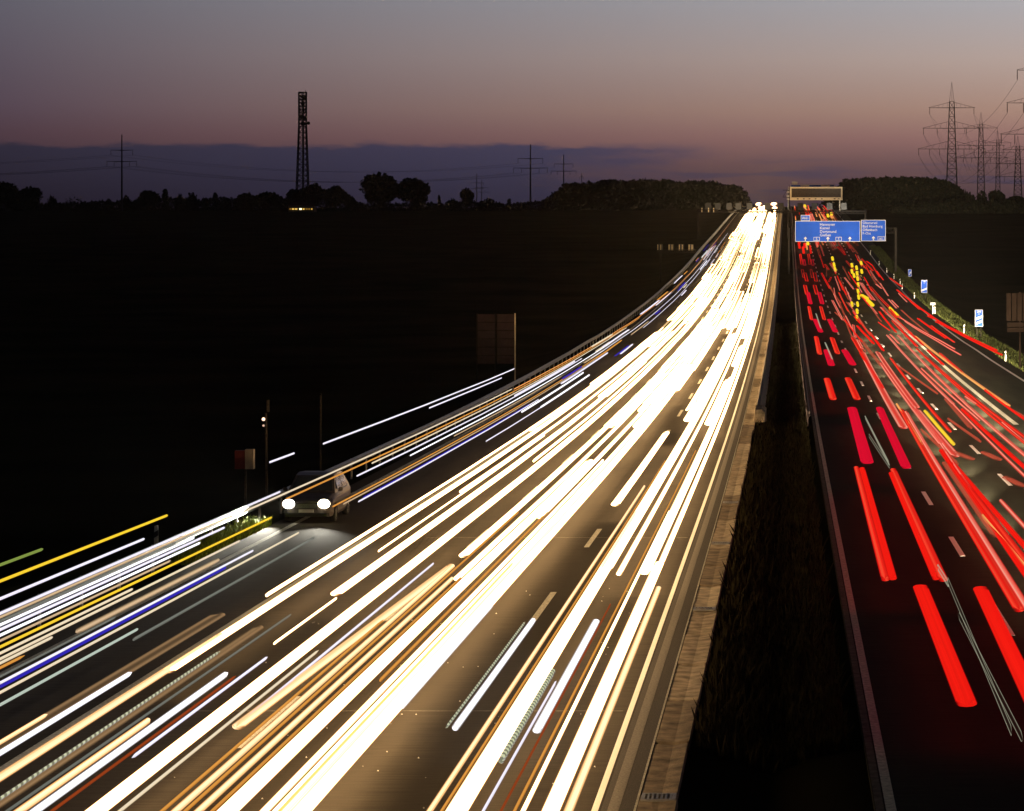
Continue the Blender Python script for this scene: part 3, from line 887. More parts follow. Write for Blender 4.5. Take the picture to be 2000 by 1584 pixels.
# signal gantry over both carriageways
SY = 672.0; k_ = SY/F; zb = zp(SY)
gg = empty('signal_gantry', (0, SY, zb))
tag(gg, 'far dark signal gantry spanning both carriageways with lane signal boxes', 'gantry')
m_ = MB(); truss(m_, (sx_(1362), 0, sz_(412)), (sx_(1692), 0, sz_(414.5)), 0.9, 0.75, 0.09, 34)
m_.box(sx_(1362), sx_(1692), -0.2, 0.25, sz_(414.5), sz_(412.5)); m_.build('beam', M['darksteel'], gg)
for px in (1363, 1690, 1539):
    m_ = MB(); m_.box(sx_(px)-0.2, sx_(px)+0.2, -0.2, 0.2, -0.3, sz_(410)); m_.build('post', M['darksteel'], gg)
for px in (1563, 1590.5, 1620, 1648, 1383, 1402, 1424, 1442, 1464, 1499, 1525):
    m_ = MB()
    m_.box(sx_(px)-0.62, sx_(px)+0.62, -0.35, 0.25, sz_(409), sz_(397))
    m_.box(sx_(px)-0.72, sx_(px)+0.72, -0.45, -0.35, sz_(409.5), sz_(396.5))
    m_.build('signal_box', M['black_plastic'], gg)
for px in (1371, 1384, 1394):
    m_ = MB(); m_.box(sx_(px)-0.12, sx_(px)+0.12, -0.5, -0.46, sz_(415), sz_(406)); m_.build('lit_strip', M['yellowpanel'], gg)  # bright vertical lights on the gantry, put in as pale coloured strips

# variable message board further on
SY = 850.0; k_ = SY/F; zb = zp(SY)
vm = empty('message_board', (0, SY, zb))
tag(vm, 'large unlit electronic message board in a cream frame over the right carriageway', 'sign')
m_ = MB(); m_.box(sx_(1545), sx_(1643.5), 0.02, 0.5, sz_(387), sz_(368)); m_.build('display', M['display'], vm)
X0, X1 = sx_(1543), sx_(1645.5)
m_ = MB()
m_.box(X0, X1, -0.1, 0.6, sz_(368), sz_(365)); m_.box(X0, X1, -0.1, 0.6, sz_(391), sz_(385.5))
m_.box(X0, sx_(1546), -0.1, 0.6, sz_(385.5), sz_(368)); m_.box(sx_(1642.5), X1, -0.1, 0.6, sz_(385.5), sz_(368))
m_.build('frame', M['cream'], vm)
for px in (1558, 1570, 1581, 1593, 1605, 1630, 1638):
    m_ = MB(); m_.box(sx_(px)-0.28, sx_(px)+0.28, -0.14, -0.1, sz_(389.3), sz_(387.6)); m_.build('pictogram', M['darksteel'], vm)
m_ = MB()
for i in range(20):
    xx = sx_(1546) + i*(sx_(1642)-sx_(1546))/20
    m_.box(xx, xx+0.03, 0.0, 0.02, sz_(385.4), sz_(368.1))
m_.build('pixel_grid', M['black_plastic'], vm)
for px in (1541, 1643):
    m_ = MB(); m_.box(sx_(px)-0.22, sx_(px)+0.22, 0.65, 1.1, -0.3, sz_(372)); m_.build('post', M['darksteel'], vm)
m_ = MB(); truss(m_, (sx_(1529), 1.0, sz_(378)), (sx_(1645), 1.0, sz_(378)), 0.7, 2.2, 0.1, 14); m_.build('beam', M['darksteel'], vm)
for py in (375, 383, 389):
    m_ = MB(); m_.box(sx_(1541)-0.7, sx_(1541)+0.1, -0.2, 0.4, sz_(py+1.6), sz_(py-1.6)); m_.build('side_lamp_box', M['signwhite'], vm)
# another blue sign behind it
SY = 960.0; k_ = SY/F; zb = zp(SY)
bs = empty('sign_gantry', (0, SY, zb))
tag(bs, 'farther blue sign whose top edge shows above the message board', 'sign')
m_ = MB(); m_.box(sx_(1544), sx_(1630), 0, 0.15, sz_(376), sz_(360.5)); p4 = m_.build('sign_panel', M['blue'], bs)
frame_mb(sx_(1544), sx_(1630), sz_(376), sz_(360.5), 0.14).build('border', M['signwhite'], p4)
for px in (1572, 1612):
    m_ = MB(); m_.box(sx_(px)-1.6, sx_(px)+1.6, -0.03, 0, sz_(364.2), sz_(362)); m_.build('destination_line', M['signwhite'], p4)
m_ = MB(); m_.box(sx_(1547), sx_(1558), 0, 0.12, sz_(360.2), sz_(355)); m_.build('route_panel', M['signwhite'], bs)
for px in (1540, 1640):
    m_ = MB(); m_.box(sx_(px)-0.2, sx_(px)+0.2, 0.3, 0.7, -0.3, sz_(364)); m_.build('post', M['galv'], bs)
m_ = MB(); truss(m_, (sx_(1540), 0.6, sz_(370)), (sx_(1640), 0.6, sz_(370)), 0.6, 0.9, 0.08, 12); m_.build('beam', M['darksteel'], bs)

# small gantry arm by the outer edge of the left carriageway
SY = 450.0; k_ = SY/F; zb = zp(SY)
ga = empty('gantry_arm', (0, SY, zb))
tag(ga, 'dark cantilever gantry arm with four boxes left of the carriageway', 'gantry')
m_ = MB(); truss(m_, (sx_(1284), 0, sz_(491.5)), (sx_(1358), 0, sz_(490)), 0.5, 0.5, 0.06, 9); m_.build('beam', M['darksteel'], ga)
m_ = MB(); m_.box(sx_(1290)-0.16, sx_(1290)+0.16, -0.16, 0.16, -0.6, sz_(489)); m_.build('post', M['darksteel'], ga)
for px in (1289, 1311, 1331, 1350):
    m_ = MB(); m_.box(sx_(px)-0.4, sx_(px)+0.4, -0.25, 0.25, sz_(489), sz_(477)); b_ = m_.build('signal_box', M['black_plastic'], ga)
    m_ = MB()
    m_.box(sx_(px)-0.42, sx_(px)-0.30, -0.29, -0.25, sz_(489), sz_(477.5)); m_.box(sx_(px)+0.1, sx_(px)+0.2, -0.29, -0.25, sz_(489), sz_(478)); m_.build('lit_edge_strip', M['yellowpanel'], b_)  # box edges lit by headlights, painted as pale strips

# back of a large sign in the field on the left
bk = empty('road_sign', (-21.6, 198, zp(198)))
tag(bk, 'back of a large two-column road sign standing beyond the left guardrail', 'sign')
for col_ in (0, 1):
    for row in range(6):
        m_ = MB()
        x0 = -1.40 + col_*1.45
        m_.box(x0, x0+(1.25 if col_ == 0 else 1.28), 0, 0.05, 1.25+row*0.62, 1.25+row*0.62+0.575)
        m_.build('panel', M['signback'], bk)
for xx, mt in ((-0.09, 'darksteel'), (1.38, 'yellowpanel'), (-1.45, 'darksteel')):
    m_ = MB(); m_.box(xx-0.045, xx+0.045, -0.06, 0.0, -1.6, 5.0); m_.build('post', M[mt], bk)
# dark slatted sign at the right edge
ds = empty('road_sign', (18.4+0.0, 208, zp(208)))
ds.location = ((1990-VX)*215/F+1.2, 215, zp(215)-0.9)
tag(ds, 'back of a dark brown slatted sign at the right edge beyond the verge', 'sign')
for i in range(10):
    m_ = MB(); m_.box(-2.2+i*0.44, -2.2+i*0.44+0.37, 0, 0.06, 4.75, 7.0); m_.build('slat', M['signdark'], ds)
for i in range(2):
    m_ = MB(); m_.box(-2.15, 2.15, 0, 0.06, 3.85+i*0.42, 3.85+i*0.42+0.36); m_.build('board', M['signdark'], ds)
for xx in (-1.1, 1.1):
    m_ = MB(); m_.box(xx-0.07, xx+0.07, 0.07, 0.2, -0.8, 7.1); m_.build('post', M['signdark'], ds)

# exit countdown signs, delineators, small plate
def countdown(px, py_top, py_bot, Y, stripes, label, txt=None, arrow=False):
    k2 = Y/F
    H = (py_bot-py_top)*k2
    W = H*0.47
    X = (px-VX)*k2
    base = zp(Y) + lat(X)
    zt = CH - (py_bot-VY)*k2 - base
    r = empty('countdown_sign', (X, Y, base))
    tag(r, label, 'sign')
    m2 = MB(); m2.box(-W/2, W/2, 0, 0.04, zt, zt+H); p = m2.build('sign_plate', M['blue'], r)
    frame_mb(-W/2, W/2, zt, zt+H, 0.04).build('border', M['signwhite'], p)
    for i in range(stripes):
        z = zt + H*0.10 + i*H*0.27
        m2 = MB()
        m2.loft([[(-W/2+0.04, -0.03, z), (W/2-0.04, -0.03, z+H*0.17), (W/2-0.04, -0.03, z+H*0.31), (-W/2+0.04, -0.03, z+H*0.14)],
                 [(-W/2+0.04, -0.015, z), (W/2-0.04, -0.015, z+H*0.17), (W/2-0.04, -0.015, z+H*0.31), (-W/2+0.04, -0.015, z+H*0.14)]])
        m2.build('stripe', M['signwhite'], p)
    if txt:
        put_text(txt, H*0.17, M['signwhite'], p, 0, zt+H*0.83, align='CENTER')
        put_text('m', H*0.12, M['signwhite'], p, 0, zt+H*0.72, align='CENTER')
    if arrow:
        m2 = MB(); m2.loft([[(x*W, -0.03, zt+H*0.2+z*W) for x, z in ((-0.3,0.0),(-0.1,0.0),(0.2,0.55),(0.32,0.45),(0.32,1.0),(-0.12,0.85),(0.02,0.68))],
                            [(x*W, -0.015, zt+H*0.2+z*W) for x, z in ((-0.3,0.0),(-0.1,0.0),(0.2,0.55),(0.32,0.45),(0.32,1.0),(-0.12,0.85),(0.02,0.68))]])
        m2.build('arrow', M['signwhite'], p)
    for s_ in (-0.25, 0.25):
        m2 = MB(); m2.box(s_*W-0.03, s_*W+0.03, 0.04, 0.1, -0.3, zt+H*0.9); m2.build('post', M['darksteel'], r)
countdown(1912, 605, 638, 275, 2, 'blue exit countdown sign with two white diagonal stripes, nearest on the right verge', '200')
countdown(1805, 547, 572, 380, 1, 'blue exit countdown sign with one white diagonal stripe', '100')
countdown(1777, 526, 540, 455, 0, 'small blue sign with a white arrow, farthest on the right verge', None, True)
Y = 335.0; X = (1822-VX)*Y/F
r = empty('distance_plate', (X, Y, zp(Y)+lat(X)))
tag(r, 'small white horizontal plate on a post behind a delineator', 'sign')
zt = CH-(596-VY)*Y/F-r.location.z
m_ = MB(); m_.box(-0.33, 0.33, 0, 0.03, zt, zt+0.33); m_.build('plate', M['signwhite'], r)
m_ = MB(); m_.box(-0.03, 0.03, 0.03, 0.08, -0.3, zt+0.3); m_.build('post', M['galv'], r)
dm = MB(); dm.loft([[(-0.06,-0.04,0),(0.06,-0.04,0),(0.06,0.05,0),(-0.06,0.05,0)],[(-0.06,-0.04,0.8),(0.06,-0.04,0.8),(0.06,0.05,0.8),(-0.06,0.05,0.8)]])
dm = dm.mesh('post_body', M['white_plastic'])
db = MB(); db.loft([[(-0.065,-0.045,0.62),(0.065,-0.045,0.70),(0.065,0.055,0.70),(-0.065,0.055,0.62)],[(-0.065,-0.045,0.80),(0.065,-0.045,0.88),(0.065,0.055,0.88),(-0.065,0.055,0.80)]])
db = db.mesh('black_band', M['black_plastic'])
dc = MB(); dc.loft([[(-0.06,-0.04,0.8),(0.06,-0.04,0.88),(0.06,0.05,0.88),(-0.06,0.05,0.8)],[(-0.05,-0.03,1.0),(0.05,-0.03,1.02),(0.05,0.04,1.02),(-0.05,0.04,1.0)]])
dc = dc.mesh('cap', M['white_plastic'])
def delineator(X, Y, label, group):
    r_ = empty('delineator_post', (X, Y, zp(Y)+lat(X)))
    tag(r_, label, 'post', group)
    inst('post_body', dm, r_); inst('black_band', db, r_); inst('cap', dc, r_)
    m2 = MB()
    return r_
for px, py, Y, lb in [(1964,692,228,'white delineator post nearest the camera on the right verge'),(1883,646,285,'white delineator post left of the two-stripe countdown sign'),
                      (1826,607,335,'white delineator post under the small white plate'),(1786,576,382,'white delineator post below the one-stripe countdown sign'),
                      (1762,559,412,'white delineator post between the one-stripe sign and the farthest blue sign'),(1758,549,432,'white delineator post left of the farthest blue sign'),
                      (1746,536,452,'white delineator post just before the sign gantry post'),(1732,524,478,'white delineator post beside the right foot of the blue sign gantry'),
                      (1717,509,510,'white delineator post just beyond the blue sign gantry'),(1700,480,560,'farthest white delineator post under the blue sign')]:
    delineator((px-VX)*Y/F, Y, lb, 'delineator posts along the right verge')
delineator(-19.9, 84, 'lone delineator post behind the guardrail left of the parked car', 'delineator posts on the left')

# post with two small lamps, pole and roadside box beyond the left guardrail
zl = zp(112)+lat(-22)
lp = empty('lamp_post', (-21.9, 112, zl))
tag(lp, 'thin wooden post with two small lamps beyond the left guardrail', 'post')
m_ = MB(); m_.bar((0.02, 0, -0.3), (-0.02, 0, 3.5), 0.05, 8); m_.build('pole', M['wood'], lp)
m_ = MB(); m_.box(0.02, 0.12, -0.03, 0.03, 3.55, 4.05); m_.build('top_plate', M['wood'], lp)
for zz, s_ in ((3.25, 0.075), (2.98, 0.05)):
    m_ = MB(); m_.bar((-0.10, -0.02, zz), (-0.10, -0.10, zz), s_*1.2, 8); hd = m_.build('lamp_housing', M['black_plastic'], lp)
    m_ = MB(); m_.bar((-0.10, -0.101, zz), (-0.10, -0.13, zz), s_, 8, s_*0.7); m_.build('lamp_lens', emis('small_lamp_glow', (1.0, 0.62, 0.42), 2.5 if s_ > 0.06 else 0.8), hd)
zl = zp(125)+lat(-22)
pl = empty('marker_pole', (-21.9, 125, zl))
tag(pl, 'bare brown pole standing right of the lamp post beyond the guardrail', 'pole')
m_ = MB(); m_.bar((0, 0, -0.3), (0, 0, 3.6), 0.045, 8, 0.035); m_.build('pole', M['wood'], pl)
m_ = MB(); m_.bar((0, 0, 3.6), (0, 0, 3.68), 0.055, 8); m_.build('pole_cap', M['darksteel'], pl)
zl = zp(108)+lat(-22)
bx = empty('roadside_box', (-22.0, 108, zl))
tag(bx, 'roadside cabinet with a pale yellow right face and a dull red left part', 'cabinet')
m_ = MB(); m_.box(0.02, 0.36, -0.02, 0.3, 1.45, 2.25); m_.build('front_panel', M['yellowpanel'], bx)
m_ = MB(); m_.box(-0.40, 0.015, 0.0, 0.3, 1.45, 2.2); m_.build('side_panel', M['redpanel'], bx)
m_ = MB(); m_.box(-0.03, 0.05, 0.1, 0.18, -0.3, 1.45); m_.build('post', M['wood'], bx)

# ------------------------------------------------------------------ stopped car on the hard shoulder
def make_car(x, y):
    r_ = empty('parked_car', (x, y, zp(y)))
    tag(r_, 'dark car stopped on the hard shoulder facing the camera with headlights on', 'car')
    def ring(yy, hw, zb_, zbelt, tuck):
        return [(-hw+0.06, yy, zb_), (hw-0.06, yy, zb_), (hw, yy, zb_+0.14), (hw, yy, zbelt-0.16), (hw-tuck, yy, zbelt), (-hw+tuck, yy, zbelt), (-hw, yy, zbelt-0.16), (-hw, yy, zb_+0.14)]
    m2 = MB()
    m2.loft([ring(0.0, 0.66, 0.30, 0.66, 0.10), ring(0.10, 0.80, 0.24, 0.78, 0.12), ring(0.45, 0.88, 0.20, 0.90, 0.12), ring(1.05, 0.90, 0.20, 1.02, 0.08),
             ring(2.4, 0.91, 0.20, 1.06, 0.05), ring(3.6, 0.90, 0.22, 1.08, 0.05), ring(4.25, 0.86, 0.28, 1.08, 0.08), ring(4.36, 0.78, 0.34, 1.0, 0.1)])
    body = m2.build('body', M['carpaint'], r_, False)
    bv = body.modifiers.new('bevel', 'BEVEL'); bv.width = 0.04; bv.segments = 2; bv.limit_method = 'ANGLE'
    m2 = MB()
    def cab(yy, hw, z): return [(-hw, yy, z), (hw, yy, z)]
    pts = [(0.95, 0.84, 1.0), (1.75, 0.68, 1.56), (2.3, 0.68, 1.63), (3.5, 0.66, 1.58), (4.25, 0.80, 1.06)]
    base = [(0.95, 0.84, 0.99), (1.75, 0.85, 0.99), (2.3, 0.86, 0.99), (3.5, 0.85, 0.99), (4.25, 0.80, 1.02)]
    m2.loft([[(-bw, yb, bz), (bw, yb, bz), (tw, yt, tz), (-tw, yt, tz)] for (yt, tw, tz), (yb, bw, bz) in zip(pts, base)])
    cabn = m2.build('roof', M['carpaint'], r_)
    m2 = MB()
    m2.loft([[(-0.74, 1.02, 1.065), (0.74, 1.02, 1.065), (0.60, 1.66, 1.515), (-0.60, 1.66, 1.515)], [(-0.74, 1.012, 1.075), (0.74, 1.012, 1.075), (0.60, 1.652, 1.525), (-0.60, 1.652, 1.525)]])
    m2.build('windscreen', M['glass'], r_)
    for s_ in (-1, 1):
        for (ya, yb, za, zb2, wa) in ((1.72, 2.42, 1.47, 1.53, 0.70), (2.52, 3.4, 1.53, 1.50, 0.70)):
            m2 = MB()
            o0, o1 = 0.868, 0.712
            m2.loft([[(s_*o0, ya-0.35*(ya < 2), 1.09), (s_*o0, yb, 1.09), (s_*o1, yb, zb2), (s_*o1, ya, za)], [(s_*(o0-0.015), ya-0.35*(ya < 2), 1.09), (s_*(o0-0.015), yb, 1.09), (s_*(o1-0.015), yb, zb2), (s_*(o1-0.015), ya, za)]])
            m2.build('side_window', M['glass'], r_)
        m2 = MB(); m2.loft([[(s_*0.90, 1.28, 1.02), (s_*1.06, 1.30, 1.04), (s_*1.06, 1.30, 1.17), (s_*0.92, 1.28, 1.16)], [(s_*0.90, 1.40, 1.03), (s_*1.04, 1.40, 1.05), (s_*1.04, 1.40, 1.15), (s_*0.92, 1.40, 1.14)]])
        m2.build('wing_mirror', M['carpaint'], r_)
        for yw in (0.85, 3.45):
            m2 = MB()
            pr = [(0.19, 0.0), (0.31, 0.0), (0.33, 0.03), (0.33, 0.17), (0.31, 0.2), (0.19, 0.2)]
            rings = []
            for i in range(20):
                a = 2*math.pi*i/20
                rings.append([(s_*(0.91-d), yw+rad*math.cos(a), 0.33+rad*math.sin(a)) for rad, d in pr])
            rings.append(rings[0])
            m2.loft(rings, cap=False)
            tyre = m2.build('tyre', M['tyre'], r_, True)
            m2 = MB(); m2.bar((s_*0.89, yw, 0.33), (s_*0.80, yw, 0.33), 0.195, 16)
            for i in range(5):
                a = 2*math.pi*i/5
                m2.bar((s_*0.905, yw, 0.33), (s_*0.895, yw+0.18*math.cos(a), 0.33+0.18*math.sin(a)), 0.03, 4)
            m2.build('rim', M['rim'], tyre)
        # headlight: housing, glowing lens and its lamp
        m2 = MB()
        for (rw, rh, yy) in ((0.205, 0.155, 0.02),):
            m2.loft([[(s_*0.62+rw*1.15*math.cos(2*math.pi*i/14), 0.16, 0.68+rh*1.2*math.sin(2*math.pi*i/14)) for i in range(14)],
                     [(s_*0.62+rw*1.05*math.cos(2*math.pi*i/14), 0.0, 0.68+rh*1.1*math.sin(2*math.pi*i/14)) for i in range(14)]])
        hl = m2.build('headlight', M['rim'], r_)
        m2 = MB()
        m2.loft([[(s_*0.62+0.215*q*math.cos(2*math.pi*i/14), -0.01-dy, 0.68+0.165*q*math.sin(2*math.pi*i/14)) for i in range(14)] for q, dy in ((1, 0), (0.92, 0.05), (0.6, 0.09), (0.15, 0.105))])
        m2.build('headlight_lens', M['hl'] if s_ < 0 else M['hl2'], hl, True)
        l = bpy.data.lights.new('headlight_lamp', 'SPOT')
        l.energy = 11000 if s_ < 0 else 1800; l.color = (1.0, 0.95, 0.8); l.spot_size = R(60 if s_ < 0 else 50); l.spot_blend = 1.0; l.shadow_soft_size = 0.06
        lo = bpy.data.objects.new('headlight_lamp', l); COL.objects.link(lo); lo.parent = r_
        lo.location = (s_*0.62, -0.20, 0.68); lo.rotation_euler = (R(91 if s_ < 0 else 90), 0, R(180) + (R(-19) if s_ < 0 else R(3)))
    m2 = MB(); m2.box(-0.40, 0.40, -0.035, 0.03, 0.52, 0.70)
    gr = m2.build('grille', M['black_plastic'], r_)
    m2 = MB()
    for i in range(4): m2.box(-0.39, 0.39, -0.05, -0.035, 0.54+i*0.04, 0.555+i*0.04)
    m2.build('grille_bar', M['rim'], gr)
    m2 = MB(); m2.box(-0.26, 0.26, -0.055, 0.0, 0.38, 0.49); m2.build('number_plate', M['plate'], r_)
    m2 = MB(); m2.loft([[(-0.8, 0.10, 0.22), (0.8, 0.10, 0.22), (0.8, 0.08, 0.36), (-0.8, 0.08, 0.36)], [(-0.72, -0.04, 0.24), (0.72, -0.04, 0.24), (0.72, -0.05, 0.36), (-0.72, -0.05, 0.36)]])
    m2.build('bumper', M['black_plastic'], r_)
    m2 = MB(); m2.bar((0.5, 0.98, 1.06), (-0.1, 1.06, 1.09), 0.012); m2.bar((-0.1, 0.98, 1.06), (-0.6, 1.06, 1.09), 0.012); m2.build('wiper', M['black_plastic'], r_)
    return r_
M['hl'] = emis('headlight_glow', (1.0, 0.96, 0.82), 14.0)
M['hl2'] = emis('headlight_glow_warm', (1.0, 0.86, 0.55), 14.0)
make_car(-16.88, 93.5)

# ------------------------------------------------------------------ vegetation
def blades(name, n, fx, hmin, hmax, mat, seed, width=0.03):
    rg2 = random.Random(seed)
    m2 = MB()
    for _ in range(n):
        x, y, z = fx(rg2)
        h = rg2.uniform(hmin, hmax)
        a = rg2.uniform(0, math.pi)
        dx, dy = math.cos(a)*width, math.sin(a)*width
        lx, ly = rg2.gauss(0, 0.25)*h, rg2.gauss(0, 0.25)*h
        k = len(m2.v)
        m2.v += [(x-dx, y-dy, z), (x+dx, y+dy, z), (x+dx*0.6+lx*0.5, y+dy*0.6+ly*0.5, z+h*0.6), (x+lx, y+ly, z+h)]
        m2.f.append((k, k+1, k+2)); m2.f.append((k, k+2, k+3))
    return m2.build(name, mat, None)
def f1(r2):
    y = r2.uniform(81, 92.6); x = -18.4 + r2.uniform(-0.42, 0.42); return x, y, zp(y)-0.1
tag(blades('tall_grass', 4600, f1, 0.12, 0.55, M['lushgrass'], 5, 0.022), 'lush grass by the guardrail lit by the parked car', 'grass', kind='stuff')
def f2(r2):
    y = 190 + 420*r2.random()**1.4; x = r2.uniform(18.7, 21.2); return x, y, zp(y)+lat(x)
tag(blades('verge_grass', 16000, f2, 0.12, 0.4, M['grass'], 6, 0.05), 'green grass on the right verge beside the slip lane', 'grass', kind='stuff')
m_ = MB()
m_.loft([[(18.62, y, zp(y)-0.08), (20.5, y, zp(y)-0.08)] for y in YS(30, 1100)], cap=False, closed=False)
o = m_.build('verge', M['grass']); o['kind'] = 'structure'
def f3(r2):
    y = 50 + 260*r2.random()**1.6; x = r2.uniform(-1.75, 1.15); return x, y, zp(y)+lat(x)
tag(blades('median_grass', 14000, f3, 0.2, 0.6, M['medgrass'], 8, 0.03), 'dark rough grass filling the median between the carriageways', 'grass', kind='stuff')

def crown_mesh(name, seed, n, sx, sz, shape='round', leaf=0.55, lobes=9):
    rg2 = random.Random(seed)
    m2 = MB()
    cs = []
    for i in range(lobes):
        if shape == 'column':
            cs.append((rg2.gauss(0, 0.16)*sx, rg2.gauss(0, 0.16)*sx, sz*(0.08+0.88*(i+0.5)/lobes), sx*rg2.uniform(0.55, 0.75)*(1-0.55*i/lobes)))
        else:
            a = rg2.uniform(0, 2*math.pi); q = rg2.uniform(0.1, 0.72)
            u_ = rg2.uniform(-0.75, 0.9) if shape == 'round' else rg2.uniform(-0.9, 0.5)
            q = math.sqrt(max(0.05, 1-u_*u_))*rg2.uniform(0.45, 0.72)
            cs.append((math.cos(a)*q*sx, math.sin(a)*q*sx, sz*(0.5+0.33*u_), sx*rg2.uniform(0.26, 0.42)))
    if shape != 'column':
        cs.append((0, 0, sz*0.48, sx*0.72)); cs.append((0, 0, sz*0.40, sx*0.7)); cs.append((0, 0, sz*0.68, sx*0.5))
    for _ in range(n):
        cx, cy, cz, cr = rg2.choice(cs)
        d = Vector((rg2.gauss(0, 1), rg2.gauss(0, 1), rg2.gauss(0, 1))).normalized()
        q = cr*(rg2.random()**0.4)*rg2.choice((1, 1, 1, 1.15))
        p = Vector((cx, cy, cz)) + d*q
        if p.z < sz*0.04: p.z = sz*0.04 + rg2.random()*0.3
        u = Vector((rg2.gauss(0, 1), rg2.gauss(0, 1), rg2.gauss(0, 1))).normalized()*leaf*rg2.uniform(0.5, 1.1)
        w = u.cross(Vector((rg2.gauss(0, 1), rg2.gauss(0, 1), rg2.gauss(0, 1)))).normalized()*leaf*rg2.uniform(0.3, 0.8)
        m2.quad(p-u, p-w, p+u, p+w)
    return m2.mesh(name, M['leaf'])
def trunk_mesh(name, seed, h, r, limbs=5, reach=2.5, ctr=4.0):
    rg2 = random.Random(seed)
    m2 = MB()
    m2.bar((0, 0, -1.5), (0.05, 0, h*0.6), r, 8, r*0.75)
    m2.bar((0.05, 0, h*0.6), (0, 0.05, h+ctr*0.5), r*0.75, 8, r*0.25)
    for i in range(limbs):
        a = 2*math.pi*i/limbs + rg2.uniform(-0.4, 0.4)
        z0 = h*rg2.uniform(0.6, 1.2)
        m2.bar((0, 0, z0), (math.cos(a)*reach, math.sin(a)*reach, z0+ctr*rg2.uniform(0.3, 0.8)), r*0.4, 6, r*0.1)
    return m2.mesh(name, M['bark'])
CR = {'round': [crown_mesh('crown', 21+i, 3000, 3.6, 7.0, lobes=13) for i in range(3)], 'bush': [crown_mesh('crown', 31+i, 1300, 2.6, 3.2, 'bush', leaf=0.4, lobes=9) for i in range(3)],
      'column': [crown_mesh('crown', 41+i, 1000, 1.5, 6.0, 'column', 0.4, 8) for i in range(2)], 'bare': [crown_mesh('crown', 51, 120, 3.4, 4.0, leaf=0.35, lobes=10)]}
TR = {'round': trunk_mesh('trunk', 1, 1.6, 0.35), 'bush': trunk_mesh('trunk', 2, 0.5, 0.18, 4, 1.4, 1.5), 'column': trunk_mesh('trunk', 3, 0.8, 0.2, 3, 0.7, 3.0), 'bare': trunk_mesh('trunk', 4, 1.2, 0.16, 9, 3.0, 3.2)}
BASE = {'round': (0.8, 3.6, 7.0), 'bush': (0.1, 2.6, 3.2), 'column': (0.3, 1.5, 6.0), 'bare': (1.0, 3.2, 4.2)}
def tree(px, ytop, wpx, kind, label, Y=1080.0, ybase=401.0):
    k2 = Y/F
    X = (px-VX)*k2
    zg = zp(Y)+lat(X)
    top = CH-(ytop-VY)*k2 - zg
    b0_, hw, ch = BASE[kind]
    sz = max(0.3, top/(b0_+ch))
    sx2 = wpx*k2/2/hw*1.1
    r_ = empty('tree', (X, Y, zg), random.uniform(0, 6.28))
    tag(r_, label, 'tree', 'trees along the left horizon' if X < 0 else 'trees along the right horizon')
    inst('trunk', TR[kind], r_, (0, 0, 0), 0, (sx2, sx2, sz))
    inst('crown', random.choice(CR[kind]), r_, (0, 0, b0_*sz), random.uniform(0, 6), (sx2, sx2, sz))
for a in [
 (14,354,66,'round','largest dark tree at the left end of the horizon'),(60,362,48,'round','open-bottomed tree right of the large leftmost tree'),(101,384,20,'bush','small round bush right of the leftmost trees'),
 (147,382,34,'bare','sparse spindly tree left of the first pole pylon'),(182,396,22,'bush','lowest hedge bush left of the first pole pylon'),(213,390,22,'bush','low bush just left of the first pole pylon'),
 (247,384,26,'bush','bush at the foot of the first pole pylon'),(268,389,22,'bush','low bush right of the first pole pylon'),(292,369,38,'round','broad square-topped tree right of the first pole pylon'),
 (323,369,22,'column','narrow upright tree beside the square-topped tree'),(352,381,22,'bush','bush with a pointed top right of the narrow upright tree'),(375,379,32,'bush','double-lobed bush in the gap before the conifer'),
 (400,388,18,'bush','small bush left of the slim conifer'),(421,376,18,'column','slim pointed conifer half way to the telecom tower'),(440,388,26,'bush','low bush right of the slim conifer'),
 (483,377,44,'round','rounded tree at the left of the clump before the telecom tower'),(522,373,46,'round','rounded tree at the right of the clump before the telecom tower'),
 (578,366,34,'round','dark tree left of the telecom tower foot'),(612,357,42,'round','tallest dark tree at the telecom tower foot'),(655,359,36,'round','leaning-crowned tree right of the telecom tower'),
 (688,394,24,'bush','low bush between the telecom tower and the big round trees'),(740,334,76,'round','largest round tree right of the telecom tower'),(809,343,60,'round','second round tree beside the largest one'),
 (858,381,10,'column','tiny pointed tree right of the two round trees'),(884,389,26,'bush','low bush left of the small lollipop tree'),(911,365,30,'round','small lollipop tree left of the paired distant pylons'),
 (956,389,40,'bush','wide low bush right of the paired distant pylons'),(994,388,14,'column','little stump-like tree left of the tall pole pylon'),(1020,396,24,'bush','lowest bush left of the tall pole pylon'),
 (1075,384,40,'bush','bush at the left foot of the dark wood'),(1100,366,40,'round','first tree at the left edge of the dark wood'),
 (1945,369,38,'round','round dark tree right of the lattice pylons'),(1920,374,24,'bush','dark bush left of the round tree on the right'),(1890,376,30,'bush','dark bush at the end of the right wood'),(1985,380,40,'round','dark tree at the right picture edge'),
]:
    tree(*a)

